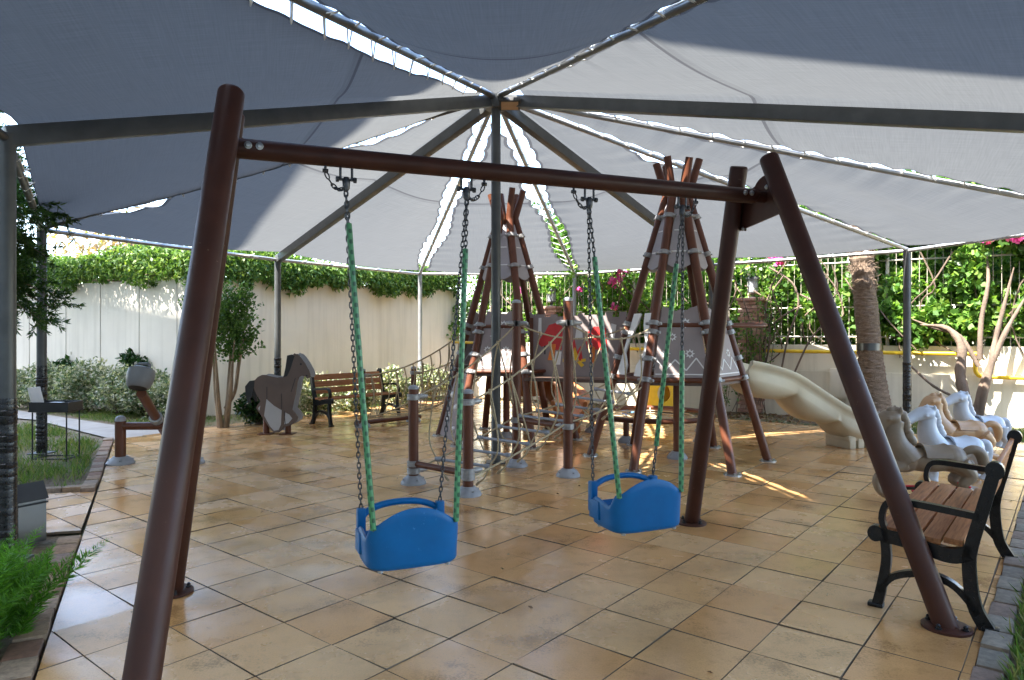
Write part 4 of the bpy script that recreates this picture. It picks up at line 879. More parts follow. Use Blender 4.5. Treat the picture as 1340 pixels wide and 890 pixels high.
# ------------------------------------------------------------------ moulded horses
def remesh(bm, voxel, smooth=8):
    me = bpy.data.meshes.new('tmp'); bm.to_mesh(me); bm.free(); o = bpy.data.objects.new('tmp', me); COL.objects.link(o)
    m = o.modifiers.new('r', 'REMESH'); m.mode = 'VOXEL'; m.voxel_size = voxel; s = o.modifiers.new('s', 'SMOOTH'); s.iterations = smooth; s.factor = .5
    dg = bpy.context.evaluated_depsgraph_get(); me2 = bpy.data.meshes.new_from_object(o.evaluated_get(dg)); bpy.data.objects.remove(o); bpy.data.meshes.remove(me); me2.materials.clear(); return me2
def ell(bm, c, r, rot=None):
    q = bmesh.ops.create_uvsphere(bm, u_segments=16, v_segments=10, radius=1); bmesh.ops.transform(bm, matrix=Matrix.Translation(c) @ (rot.to_4x4() if rot else Matrix.Identity(4)) @ Matrix.Diagonal((*r, 1)), verts=q['verts'])
def horse_mesh(gallop, headup, tailup):
    bm = NB()
    ell(bm, (.0, 0, .42), (.30, .115, .135)); ell(bm, (-.20, 0, .44), (.15, .12, .15)); ell(bm, (.22, 0, .43), (.15, .115, .155))
    tube(bm, smoothpath([(.20, 0, .42), (.295, 0, .58), (.325, 0, .74), (.30, 0, .86)], 4), [.16, .15, .138, .128, .119, .111, .104, .098, .093, .089, .086, .083, .08], 20)
    hp_ = [(.28, 0, .87), (.375, 0, .875), (.455, 0, .78), (.51, 0, .665)] if headup < .03 else [(.28, 0, .87), (.38, 0, .895), (.50, 0, .845), (.61, 0, .785)]
    tube(bm, smoothpath(hp_, 4), [.07, .086, .094, .096, .092, .084, .077, .071, .066, .064, .066, .064, .054], 20)
    mz = Vector(hp_[3]); dz_ = (Vector(hp_[3])-Vector(hp_[2])).normalized()
    for e in (-1, 1):
        tube(bm, [(.285, e*.045, .925), (.275, e*.056, .975), (.28, e*.058, 1.015)], [.026, .024, .008], 8)
        ell(bm, (.395, e*.088, .875), (.024, .014, .020)); ell(bm, (.385, e*.084, .902), (.036, .014, .010))
        q_ = mz-dz_*.015+V(.02, 0, .03); ell(bm, (q_.x, e*.042, q_.z), (.022, .022, .018))
        if gallop:
            tube(bm, smoothpath([(.25, e*.07, .38), (.37+.06*e, e*.085, .30), (.46+.05*e, e*.085, .22), (.44+.05*e, e*.085, .10), (.37+.05*e, e*.085, .05)], 4), [.075, .07, .064, .058, .053, .05, .046, .043, .041, .04, .039, .038, .037, .04, .044, .048, .05], 10)
            tube(bm, smoothpath([(-.24, e*.07, .40), (-.33, e*.09, .27), (-.27, e*.09, .18), (-.38+.04*e, e*.09, .09), (-.46+.04*e, e*.09, .06)], 4), [.10, .095, .085, .075, .066, .06, .055, .05, .047, .044, .042, .04, .04, .042, .045, .048, .045], 10)
        else:
            tube(bm, smoothpath([(.24, e*.07, .38), (.27+.05*e, e*.085, .25), (.25+.05*e, e*.085, .13), (.27+.05*e, e*.085, .03)], 4), [.08, .074, .066, .058, .05, .046, .044, .042, .04, .04, .042, .05, .055], 10)
            tube(bm, smoothpath([(-.23, e*.07, .40), (-.25, e*.09, .26), (-.34+.03*e, e*.09, .14), (-.31+.03*e, e*.09, .03)], 4), [.105, .098, .085, .072, .062, .055, .05, .046, .043, .042, .044, .052, .058], 10)
    return remesh(bm, .0078, 16)
def mane_mesh(headup):
    bm = NB(); mp_ = smoothpath([(.15, 0, .62), (.20, 0, .74), (.225, 0, .87), (.28, 0, .945), (.355, 0, .945)], 6)
    for k, p in enumerate(mp_): ell(bm, p+V(0, .010*(-1)**k, 0), (.044, .040, .052+.010*math.sin(k*1.9)), Matrix.Rotation(R(-20), 3, 'Y'))
    return remesh(bm, .008, 5)
def saddle_mesh():
    bm = NB(); rows = []
    for i in range(13):
        x = -.16+.24*i/12; row = []
        for k in range(13):
            a = R(-75+150*k/12); lift = .026*max(0, (abs(i-6)/6)**2.2)*(math.cos(a)**2); rr = 1.0
            row.append(bm.verts.new((x, math.sin(a)*(.124), .425+math.cos(a)*(.132)+lift)))
        rows.append(row)
    for a, b in zip(rows, rows[1:]):
        for k in range(12): bm.faces.new((a[k], a[k+1], b[k+1], b[k]))
    bmesh.ops.recalc_face_normals(bm, faces=bm.faces); bmesh.ops.solidify(bm, geom=bm.faces[:], thickness=-.022)
    return bm
def tail_mesh(up):
    bm = NB(); pts = [(-.32, 0, .50), (-.40, 0, .54), (-.47, 0, .50), (-.50, 0, .38), (-.47, 0, .27)] if up else [(-.31, 0, .50), (-.38, 0, .50), (-.41, 0, .40), (-.40, 0, .25), (-.43, 0, .14)]
    tube(bm, smoothpath(pts, 4), [.03, .036, .042, .046, .05, .052, .054, .055, .055, .054, .052, .05, .046, .042, .036, .028, .018], 12); return remesh(bm, .009, 3)
def horse(label, loc, rz, mat, sc, gallop, headup, up, base):
    t = thing('toy_horse', label, 'toy horse', loc, rz, 'moulded plastic toy horses'); t.scale = (sc*1.0, sc*1.1, sc*.87)
    link('body', horse_mesh(gallop, headup, up), mat, t, ang=180, world=False); link('mane', mane_mesh(headup), mat, t, ang=180, world=False)
    fin('saddle', saddle_mesh(), mat, t, ang=60, world=False); link('tail', tail_mesh(up), mat, t, ang=180, world=False)
    if base:
        bm = NB()
        for y in (-.16, .16): tube(bm, [(-.52, y, .06), (.30, y, .06)], .022, 8)
        for x in (-.50, .28): tube(bm, [(x, -.17, .06), (x, .17, .06)], .022, 8)
        for x in (-.5, .28):
            for y in (-.16, .16): tube(bm, [(x, y, 0), (x, y, .08)], .02, 8)
        fin('base_frame', bm, 'blackmetal', t, world=False); bm = NB()
        for y in (-.10, .10): tube(bm, [(-.46, y, .10), (.20, y, .10)], .011, 8)
        tube(bm, [(-.30, -.14, .16), (-.30, .14, .16)], .011, 8); fin('red_rod', bm, 'redframe', t, world=False)
    return t
horse('greyish brown toy horse rearing behind the near bench, nearest of the toy horses', (3.60, 6.0, .07), math.pi-.10, 'brownhorse', .90, True, 0, True, True)
horse('white toy horse with long muzzle standing behind the greyish brown one', (4.46, 7.0, 0), math.pi+.08, 'whitehorse', .88, False, .05, False, False)
horse('tan toy horse with curled tail between the two white horses', (5.13, 7.95, 0.04), math.pi-.02, 'tan', .88, True, 0, True, False)
horse('white toy horse farthest back, at the edge of the grass by the vine trunks', (5.82, 8.6, 0.04), math.pi+.1, 'whitehorse', .84, False, .05, False, False)

# ------------------------------------------------------------------ horse panel ride (flat boards)
def zc(pts, s=10.1/908/4.45): return [((x-1000)*s, (575-y)*s) for x, y in pts]
HO = [(872, 262), (890, 243), (915, 231), (940, 232), (962, 241), (1000, 246), (1036, 247), (1050, 225), (1062, 180), (1075, 140), (1092, 118), (1104, 104), (1112, 112), (1124, 113), (1142, 130), (1166, 165), (1188, 205), (1196, 230), (1190, 248), (1178, 253), (1166, 238), (1148, 234), (1130, 242), (1118, 270), (1112, 330), (1098, 390), (1088, 432), (1108, 452), (1124, 478), (1118, 500), (1090, 520), (1058, 532), (1046, 522), (1038, 545), (1015, 566), (985, 568), (960, 545), (925, 490), (880, 425), (888, 405), (908, 385), (884, 350), (868, 310)]
TL = [(872, 262), (842, 266), (816, 298), (818, 345), (836, 398), (850, 396), (846, 366), (858, 360), (862, 310), (880, 285)]
MN = [(1062, 118), (1090, 112), (1106, 122), (1096, 150), (1080, 200), (1062, 238), (1040, 245), (1052, 190)]
hp = thing('horse_panel_ride', 'flat brown board horse with black mane and pale belly standing on the tiles', 'horse ride', (-3.45, 10.16, 0))
for yo, front in ((0, True), (.26, False)):
    mt = axes(V(-3.43, 10.12+yo, .02), V(1, 0, 0), V(0, 0, 1), V(0, -1, 0)); bm = NB(); prism(bm, list(reversed(zc(HO))), .03, mt, 0 if front else 1, .004); bmesh.ops.recalc_face_normals(bm, faces=bm.faces); o = fin('horse_board', bm, ['hbody', 'hlight'], hp, False)
    bm = NB(); prism(bm, list(reversed(zc(TL))), .022, mt); bmesh.ops.recalc_face_normals(bm, faces=bm.faces); fin('tail', bm, 'black', hp, False)
    bm = NB(); prism(bm, list(reversed(zc(MN))), .036, mt); bmesh.ops.recalc_face_normals(bm, faces=bm.faces); fin('mane', bm, 'black', hp, False)
    if front:
        for pl in ([(942, 372), (985, 410), (1030, 437), (1026, 520), (1012, 552), (985, 556), (962, 530), (928, 468)], [(1052, 450), (1075, 462), (1092, 484), (1070, 512), (1046, 518)], [(906, 410), (900, 440), (892, 425)]):
            bm = NB(); prism(bm, list(reversed(zc(pl))), .0345, mt); bmesh.ops.recalc_face_normals(bm, faces=bm.faces); fin('pale_patch', bm, 'hlight', hp, False)
        bm = NB(); s = 10.1/908/4.45
        for x, y, r_ in ((1142, 168, 6), (1176, 235, 5)): prism(bm, [((x-1000)*s+r_*s*math.cos(2*math.pi*k/12), (575-y)*s+r_*s*math.sin(2*math.pi*k/12)) for k in range(12)], .0352, mt)
        for pts in ([(944, 300), (944, 372)], [(1028, 340), (1030, 430)], [(1110, 250), (1085, 330)], [(1045, 440), (1052, 520)]): prism(bm, strip(*zc(pts), .008), .0350, mt)
        fin('painted_line', bm, 'black', hp, False)
bm = NB(); box(bm, (-3.36, 10.25, .82), (.22, .22, .03), None, .01); fin('seat', bm, 'black', hp)
for x in (-3.63, -3.31):
    bm = NB(); tube(bm, [(x, 10.25, 0), (x, 10.25, .26)], .045, 12); box(bm, (x, 10.25, .006), (.2, .2, .012)); fin('support_post', bm, 'pole', hp)

# ------------------------------------------------------------------ see-saw with bell seats
ss = thing('seesaw', 'brown seesaw with grey bell shaped seats near the left lawn', 'seesaw', (-4.1, 7.95, 0)); Z = .43
S1, S2 = V(-4.47, 7.92, 0), V(-3.68, 7.95, 0)
for p in (S1, S2):
    bm = NB(); tube(bm, [p+V(0, 0, .03), p+V(0, 0, .49)], .058, 18); lathe(bm, [(.058, .49), (.05, .52), (.03, .535), (.01, .54)], 18, Matrix.Translation(p)); o = fin('post', bm, 'pole', ss); bm = NB(); lathe(bm, [(.06, .488), (.061, .495), (.05, .53), (.03, .546), (.01, .55)], 18, Matrix.Translation(p)); fin('cap', bm, 'dome', o); bm = NB(); dome(bm, p.x, p.y, .15); fin('base_cover', bm, 'dome', o)
bm = NB(); tube(bm, [S1+V(0, 0, Z), S2+V(0, 0, Z)], .045, 16); fin('pivot_bar', bm, 'pole', ss)
e1, e2 = V(-3.90, 7.30, .86), V(-4.22, 8.62, .10); mid = (e1+e2)/2
bm = NB(); tube(bm, [e2+(e1-e2)*.05, e1], .05, 16); fin('beam', bm, 'pole', ss); bm = NB(); q = mid.lerp(e1, .12); lathe(bm, [(.056, -.05), (.07, -.045), (.07, .045), (.056, .05)], 16, Matrix.Translation(q) @ (e1-e2).to_track_quat('Z', 'Y').to_matrix().to_4x4()); fin('clamp', bm, 'clamp', ss)
def bell(c, tilt):
    mt = Matrix.Translation(c) @ tilt @ Matrix.Scale(.9, 4); bm = NB(); prof = [(.078, -.135), (.10, -.135), (.125, -.11), (.148, -.03), (.152, .03), (.145, .085), (.11, .105), (.02, .108)]; lathe(bm, prof, 28, mt); o = fin('seat', bm, 'bell', ss)
    bm = NB(); lathe(bm, [(.092, -.1375), (.05, -.12), (.01, -.118)], 24, mt); bmesh.ops.recalc_face_normals(bm, faces=bm.faces); lathe(bm, [(.098, -.138), (.09, -.1392)], 24, mt); fin('opening', bm, 'darkplastic', o)
    bm = NB(); tube(bm, smoothpath([mt @ V(-.075, 0, .09), mt @ V(-.078, 0, .14), mt @ V(-.05, 0, .165), mt @ V(.05, 0, .165), mt @ V(.078, 0, .14), mt @ V(.075, 0, .09)], 4), .015, 10); fin('handle', bm, 'bell', o)
bell(e1+V(0, -.02, .17), Matrix.Rotation(R(-24), 4, 'X')); bell(e2+V(0.03, 0, .12), Matrix.Rotation(R(-20), 4, 'X') @ Matrix.Rotation(R(12), 4, 'Y'))

# ------------------------------------------------------------------ left side small things
st = thing('metal_stand', 'black metal stand with a shallow tray on the left lawn', 'stand', (-5.42, 8.25, 0)); bm = NB(); c = V(-5.42, 8.25, 0)
for x in (-.20, .20):
    for y in (-.12, .12): tube(bm, [c+V(x, y, -.02), c+V(x, y, .56)], .009, 6)
for y in (-.12, .12): tube(bm, [c+V(-.2, y, .015), c+V(.2, y, .015)], .009, 6)
for x in (-.2, .2): tube(bm, [c+V(x, -.12, .015), c+V(x, .12, .015)], .009, 6)
fin('frame', bm, 'blackmetal', st)
bm = NB(); box(bm, c+V(0, 0, .575), (.47, .28, .02)); [box(bm, c+V(0, y, .625), (.46, .012, .11)) for y in (-.134, .134)]; [box(bm, c+V(x, 0, .625), (.012, .256, .11)) for x in (-.224, .224)]; fin('tray', bm, 'blackmetal', st)
bm = NB(); box(bm, c+V(.0, 0, .655), (.14, .1, .03), None, .005); fin('latch', bm, 'steel', st)
bm = NB(); box(bm, c+V(-.24, .0, .74), (.02, .2, .22), Matrix.Rotation(R(-14), 3, 'Y'), .004); fin('flap', bm, 'whitedec', st)
bx = thing('steel_box', 'brushed steel box with sloping lid beside the near left post', 'box', (-3.50, 4.98, 0)); c = V(-3.50, 4.98, 0); mb = axes(c, V(.86, -.5, 0), V(0, 0, 1), V(.5, .86, 0)); bm = NB()
prism(bm, [(-.11, 0), (.11, 0), (.11, .31), (.05, .41), (-.11, .33)], .19, mb, 0, .005); bmesh.ops.recalc_face_normals(bm, faces=bm.faces); fin('body', bm, 'stainless', bx, ang=30)
bm = NB(); prism(bm, [(-.12, .330), (.048, .412), (.118, .304), (.124, .309), (.05, .424), (-.122, .342)], .205, mb); bmesh.ops.recalc_face_normals(bm, faces=bm.faces); fin('lid', bm, 'stainless', bx, ang=30)
bm = NB(); tube(bm, [mb @ V(-.12, .28, -.1), mb @ V(.116, .28, -.101), mb @ V(.116, .28, .10)], .007, 6); fin('strap', bm, 'blackmetal', bx)

# ------------------------------------------------------------------ plants
def plant(name, label, cat, loc, group=None): return thing(name, label, cat, loc, 0, group)
# ivy hanging over the two left walls
def ivy(label, a, b, z0, z1, n, seed):
    d = (b-a).normalized(); s = V(-d.y, d.x, 0); L = (b-a).length; t = plant('ivy_hedge', label, 'ivy', tuple((a+b)/2+V(0, 0, 0)))
    x = RNG.uniform(0, L, n); lob = .09*np.sin(x*2.3+seed)+.07*np.sin(x*5.7+1)+.06*np.sin(x*13); q = RNG.beta(1.6, 1.3, n); bot = z0+lob; z = bot+(z1+.10*np.sin(x*1.7)-bot)*q
    off = np.where(z < 2.55, -RNG.uniform(.02, .30, n), RNG.uniform(-.38, .55, n)); P = np.stack([a.x+d.x*x+s.x*off, a.y+d.y*x+s.y*off, z], 1)
    v, f = leafgeo(P, .105, aspect=.42, droop=.7); pmesh('foliage', v, f, 'ivy', t)
    bm = NB(); tube(bm, [a+d*k*L/12+s*(.1 if k % 2 else -.06)+V(0, 0, 2.56+.05*math.sin(k*2)) for k in range(13)], .02, 6); fin('stem', bm, 'bark', t)
ivy('bright green ivy mounded over the cream wall top', KW+(KW-CW).normalized()*.1, CW, 2.42, 3.02, 21000, 1.0)
ivy('bright green ivy mounded over the greyish wall top at far left', LW, KW, 2.50, 3.10, 26000, 4.0)
# crape myrtle
mt_ = plant('myrtle_tree', 'small multi stemmed tree with dense upswept crown before the cream wall', 'tree', (-4.56, 10.95, 0)); bm = NB(); c = V(-4.56, 10.95, 0); tips = []
for k in range(6):
    a = 2*math.pi*k/6+.4; l = .10+.05*(k % 3); p = [c+V(.05*math.cos(a), .05*math.sin(a), -.03), c+V(l*math.cos(a), l*math.sin(a), .5), c+V(l*1.3*math.cos(a), l*1.3*math.sin(a), .95), c+V(l*1.6*math.cos(a), l*1.6*math.sin(a), 1.4)]; tube(bm, smoothpath(p, 4), [.04, .038, .036, .034, .033, .032, .030, .026, .022, .018, .014, .010, .006], 8); tips.append(p)
tube(bm, smoothpath([c+V(.03, 0, .3), c+V(.18, .0, .55), c+V(.24, 0, .95), c+V(.3, .02, 1.4)], 4), .028, 7); fin('trunk', bm, 'barkdark', mt_)
P = []; D = []
for k in range(165):
    a = RNG.uniform(0, 2*math.pi); r0 = RNG.uniform(0, .30); z0 = RNG.uniform(1.0, 1.95); b = np.array([c.x+r0*math.cos(a), c.y+r0*math.sin(a), z0]); dd = np.array([math.cos(a)*RNG.uniform(.35, 1.0), math.sin(a)*RNG.uniform(.35, 1.0), RNG.uniform(.5, 1.5)]); dd /= np.linalg.norm(dd); L = RNG.uniform(.3, .72)
    n = 42; s = RNG.uniform(0, 1, n)[:, None]; P.append(b+dd*L*s+RNG.normal(size=(n, 3))*.022); D.append(np.repeat(dd[None]*.6, n, 0)+RNG.normal(size=(n, 3))*.7)
v, f = leafgeo(np.concatenate(P), .062, aspect=.6, dirs=np.concatenate(D)); pmesh('crown', v, f, 'myrtle', mt_)
# shrubs
def shrub(label, c, r, n, mat, size, cat='shrub', group=None):
    t = plant('garden_shrub', label, cat, c, group); cs = blob(26, (c[0], c[1], r[2]*.5), (r[0]*.75, r[1]*.75, r[2]*.48), .3); P = clumps(n, cs, min(r)*.42); P = P[P[:, 2] > .0]; v, f = leafgeo(P, size, aspect=.5, droop=-.2); pmesh('foliage', v, f, mat, t)
    bm = NB()
    for k in range(7): e = cs[k]; tube(bm, [(c[0]+.04*math.cos(k), c[1]+.04*math.sin(k), -.03), tuple((np.array(c)+e)/2), tuple(e)], [.014, .010, .006], 5)
    fin('stem', bm, 'bark', t)
GV = 'variegated shrubs along the far left wall'
for k, (x, y, r_, h) in enumerate(((-9.75, 14.05, .7, .95), (-8.95, 13.6, .65, 1.0), (-8.15, 13.25, .7, 1.05), (-7.35, 12.85, .65, .95), (-6.6, 12.55, .6, .85), (-5.95, 12.2, .5, .75))):
    shrub(['cream flecked shrub at the far left end of the shrub row', 'cream flecked shrub second from the left end of the row', 'tall cream flecked shrub behind the black metal stand', 'cream flecked shrub left of the bell shaped seesaw seat', 'cream flecked shrub right of the bell shaped seesaw seat', 'small cream flecked shrub at the right end of the row'][k], (x, y, 0), (r_, .5, h*.88), 3600, 'varieg', .075, group=GV)
for x, y, h, l in ((-9.3, 14.5, 1.1, 'dark glossy shrub above the cream flecked row, behind the left post'), (-7.2, 13.4, 1.08, 'dark glossy shrub above the cream flecked row, behind the seesaw')): shrub(l, (x, y, 0), (.6, .35, h), 1500, 'shrubdark', .13)
shrub('low dark green shrub beside the tail of the horse panel', (-4.15, 11.35, 0), (.36, .32, .55), 1500, 'shrubdark', .09)
for x, y, h, l in ((-3.55, 12.6, .72, 'sunlit cream flecked shrub between the horse panel and the far bench'), (-3.0, 13.3, .75, 'sunlit cream flecked shrub directly behind the far bench'), (-2.35, 14.2, .75, 'sunlit cream flecked shrub behind the right end of the far bench'), (-1.75, 15.2, .75, 'sunlit cream flecked shrub in the wall corner behind the rope walkway')):
    shrub(l, (x, y, 0), (.52, .42, h), 2600, 'varieg', .08)
# foxtail fern
fx = plant('foxtail_fern', 'bright green plumed fern in the near left corner bed', 'fern', (-2.5, 3.25, 0)); P = []; D = []
for k in range(64):
    a = RNG.uniform(0, 2*math.pi); lean = RNG.uniform(.1, .8); L = RNG.uniform(.40, .66); b = np.array([-2.60+RNG.normal()*.10, 3.28+RNG.normal()*.16, -.02]); dd = np.array([math.cos(a)*lean, math.sin(a)*lean, 1.0]); dd /= np.linalg.norm(dd)
    n = 420; s = RNG.uniform(.06, 1, n); ctr = b+dd*L*s[:, None]+np.array([math.cos(a), math.sin(a), -.35])*(s**2)[:, None]*.14*lean; rr = .055*np.minimum(1, (1-s)*3.2+.15); o = RNG.normal(size=(n, 3)); o -= (o@dd)[:, None]*dd; o /= np.linalg.norm(o, axis=1)[:, None]
    P.append(ctr); D.append(o+dd*.75)
    globals().setdefault('_rr', []).append(rr)
Pn = np.concatenate(P); Dn = np.concatenate(D); Ln = np.concatenate(_rr); v, f = leafgeo(Pn, 1.0, aspect=.10, dirs=Dn, jit=.12); v = v.reshape(-1, 4, 3); v = (v-v[:, :1])*(Ln*1.15)[:, None, None]+v[:, :1]; pmesh('foliage', v.reshape(-1, 3), f, 'fern', fx)
# conifer at the left edge
cf = plant('conifer_tree', 'dark conifer with drooping boughs at the left edge of the lawn', 'tree', (-6.0, 7.0, 0)); bm = NB(); tube(bm, [(-6.1, 7.0, -.03), (-6.0, 7.0, 1.6), (-5.95, 7.0, 3.4), (-5.9, 7.0, 5.0)], [.16, .13, .09, .03], 10); fin('trunk', bm, 'bark', cf); P = []; D = []; bm = NB()
for k in range(100):
    a = RNG.uniform(-1.4, 1.0) if k < 84 else RNG.uniform(0, 6.3); z0 = RNG.uniform(2.0, 4.0); L = RNG.uniform(.7, 1.3)*(1 if z0 < 3.6 else .7); b = np.array([-6.0, 7.0, z0]); dd = np.array([math.cos(a), math.sin(a), -.12])
    s = np.linspace(0, 1, 7); ln = b+dd*L*s[:, None]-np.array([0, 0, .35])*(s**2)[:, None]; tube(bm, [tuple(q) for q in ln], [.02, .018, .015, .012, .009, .006, .003], 5)
    for q in range(16):
        u = RNG.uniform(.3, 1); base = b+dd*L*u-np.array([0, 0, .35])*u*u; ax = np.array([RNG.normal()*.5+dd[0]*.4, RNG.normal()*.5+dd[1]*.4, RNG.normal()*.35-.25]); ax /= np.linalg.norm(ax); n = 60; ss_ = RNG.uniform(0, .24, n)[:, None]; P.append(base+ax*ss_); D.append(ax+RNG.normal(size=(n, 3))*.6)
fin('branch', bm, 'bark', cf); v, f = leafgeo(np.concatenate(P), .075, aspect=.2, dirs=np.concatenate(D)); pmesh('foliage', v, f, 'conifer', cf)
# trees beyond the walls
def backtree(label, x, y, h, r_, mat, n, leaf=.2):
    t = plant('garden_tree', label, 'tree', (x, y, 0), 'trees standing beyond the garden walls'); bm = NB(); tube(bm, smoothpath([(x, y, -.03), (x+.1, y, h*.3), (x-.05, y, h*.55), (x, y, h*.8)], 4), [.16]*5+[.13]*4+[.09]*4, 8)
    cs = blob(34, (x, y, h*.66), (r_*.75, r_*.75, h*.33), .35)
    for e in cs[:12]: tube(bm, [(x, y, h*.35), tuple((np.array([x, y, h*.4])+e)/2), tuple(e)], [.06, .04, .015], 5)
    fin('trunk', bm, 'bark', t); P = clumps(n, cs, r_*.36); v, f = leafgeo(P, leaf, aspect=.5); pmesh('crown', v, f, mat, t)
backtree('tree with pinkish brown foliage beyond the far left wall', -10.2, 18.5, 4.9, 2.0, 'drybrown', 3800, .16)
backtree('pale leaved tree beyond the ivy covered corner of the left wall', -6.5, 20.0, 4.2, 1.9, 'ivy', 3000, .16)
for k, (u, off, h) in enumerate(((600, 3.0, 5.2), (690, 2.2, 4.4), (800, 2.4, 4.6), (905, 2.3, 4.6), (1010, 2.3, 4.6), (1110, 2.2, 5.0), (1215, 2.2, 4.9), (1330, 2.3, 5.0), (1480, 2.5, 5.0))):
    p = wp(su(u), off); backtree('dark green tree beyond the railing, '+['behind the wall corner', 'behind the left tepee', 'behind the gap between the tepees', 'behind the right tepee', 'behind the lantern by the slide', 'behind the palm trunk', 'right of the canopy post', 'above the vine trunks', 'past the right edge'][k], p.x, p.y, h, 1.55, 'treeleaf', 4200, .2)
# clipped bushes just behind the railing
for k, u in enumerate((640, 735, 830, 925, 1020, 1120, 1220, 1330)):
    p = wp(su(u), 1.0); t = plant('garden_bush', 'leafy bush pressed against the back of the railing, '+['by the wall corner', 'behind the left tepee', 'between the tepees', 'behind the right tepee', 'left of the palm', 'behind the palm', 'right of the canopy post', 'behind the vine trunks'][k], 'bush', (p.x, p.y, 0), 'bushes behind the railing')
    cs = blob(40, (p.x, p.y, 1.75), (.85, .5, 1.25), .2); v, f = leafgeo(clumps(4200, cs, .4), .13, aspect=.6); pmesh('foliage', v, f, 'bougain', t); bm = NB(); tube(bm, [(p.x, p.y, -.03), (p.x, p.y, 1.4)], .05, 7); fin('stem', bm, 'bark', t)
# climbing plants on the railing
def climber(label, u0, u1, n, dens_lo, flowers, mat='bougain', leaf=.105, z0=1.25, z1=4.0, off0=-.14, off1=.5):
    s0, s1 = su(u0), su(u1); t = plant('bougainvillea', label, 'climbing plant', tuple(wp((s0+s1)/2)))
    ncl = int((s1-s0)*16); cs = np.array([tuple(wp(RNG.uniform(s0, s1), RNG.uniform(off0, off1), z0+.2+(z1-z0-.2)*RNG.uniform(0, 1)**dens_lo)) for _ in range(ncl)])
    P = clumps(n, cs, .27); of = (P-np.array(CW))@np.array(sR); P = P[(P[:, 2] > z0+.05*np.sin(P[:, 0]*9)) & (of > -.20-(P[:, 2]-1.3)*.10)]; v, f = leafgeo(P, leaf, aspect=.72, droop=.25); pmesh('foliage', v, f, mat, t); bm = NB()
    for k in range(int((s1-s0)*3.5)):
        s = RNG.uniform(s0, s1); p = [wp(s, RNG.uniform(-.2, .1), RNG.uniform(.9, 1.5))]
        for q in range(4): p.append(p[-1]+dR*RNG.normal()*.30+V(0, 0, RNG.uniform(.2, .6))+sR*RNG.normal()*.1)
        tube(bm, smoothpath(p, 3), .012, 5)
    fin('branch', bm, 'bark', t)
    if flowers:
        P = np.concatenate([blob(nn, tuple(wp(su(fu), fo, fz)), (rr, rr, rr*.8), .1) for fu, fz, fo, rr, nn in flowers]); v, f = leafgeo(P, .085, aspect=.8, droop=0); pmesh('blossom', v, f, 'flower', t)
    return t
def zv(u, v): p = wp(su(u)); return 1.5+(435-v)/908*p.y
climber('leafy climber with a few pink blossoms behind the left tepee', 596, 700, 3600, .9, [(690, zv(690, 380), -.3, .07, 16)])
climber('open leafy climber with magenta blossoms between the tepees', 700, 850, 7000, .85, [(813, zv(813, 368), -.3, .15, 60), (811, zv(811, 402), -.3, .08, 20), (765, zv(765, 380), -.3, .06, 18), (822, zv(822, 358), -.3, .1, 22)])
climber('sparse climber with bare grey stems behind the lantern', 850, 1075, 7500, .75, [(1024, zv(1024, 344), -.3, .08, 40), (1016, zv(1016, 338), -.3, .05, 16)])
bv = climber('dense bougainvillea with thick grey trunks at the right end of the wall', 1075, 1460, 24000, 1.0, [(1333, zv(1333, 308), -.45, .20, 170), (1318, zv(1318, 304), -.45, .12, 60), (1245, 3.1, -.5, .12, 60), (1225, 3.15, -.45, .1, 40), (1292, 3.0, -.5, .12, 60)], leaf=.125, z1=4.1, off0=-.25)
def wpt(u, v, off): p = wp(su(u), off); return V(p.x, p.y, 1.5+(435-v)/908*p.y)
RB_ = .72
trunks = [([(1268, 552, -.5), (1262, 520, -.5), (1256, 490, -.45), (1258, 455, -.4), (1240, 430, -.35), (1205, 425, -.3)], [.13, .12, .11, .09, .06, .012]), ([(1275, 550, -.5), (1285, 505, -.45), (1298, 470, -.45), (1316, 430, -.4), (1342, 385, -.3)], [.10, .085, .07, .05, .012]), ([(1280, 545, -.5), (1292, 490, -.5), (1302, 440, -.4), (1312, 400, -.35), (1325, 350, -.3)], [.08, .07, .055, .04, .012]), ([(1280, 480, -.4), (1255, 440, -.35), (1220, 428, -.3), (1195, 418, -.25)], [.05, .05, .04, .010]), ([(1281, 470, -.4), (1283, 420, -.35), (1292, 370, -.3), (1290, 330, -.2)], [.06, .05, .04, .010]), ([(1250, 520, -.5), (1222, 505, -.55), (1195, 480, -.5), (1180, 465, -.35)], [.03, .03, .026, .010])]
for pts, rr in trunks:
    bm = NB(); P = smoothpath([wpt(*q) for q in pts], 5); n = len(P); ri = [float(np.interp(i/(n-1)*(len(rr)-1), range(len(rr)), rr))*RB_*(1+.12*math.sin(i*1.9)+.08*math.sin(i*4.3)) for i in range(n)]; tube(bm, P, ri, 10); fin('trunk', bm, 'bark', bv)
for u, z0_, nn, lb in ((978, .9, 500, 'loose leafy twigs growing over the brick pillar by the slide'), (1000, 1.5, 420, 'leafy twigs crossing the lantern beside the slide')):
    c = wp(su(u), -.34); t = plant('climbing_twigs', lb, 'climbing plant', tuple(c)); P = []; bm = NB()
    for k in range(7):
        q0 = c+V(RNG.normal()*.12, 0, .2*k/7); q1 = c+V(RNG.normal()*.2, -.05, z0_+RNG.uniform(.2, .9)); pth = smoothpath([q0, (q0+q1)/2+V(RNG.normal()*.08, 0, 0), q1], 5); tube(bm, pth, .007, 5); arr = np.array([tuple(x) for x in pth]); i_ = RNG.integers(3, len(arr), nn//7); P.append(arr[i_]+RNG.normal(size=(nn//7, 3))*.06)
    fin('stem', bm, 'bark', t); v, f = leafgeo(np.concatenate(P), .075, aspect=.5); pmesh('foliage', v, f, 'bougain', t)
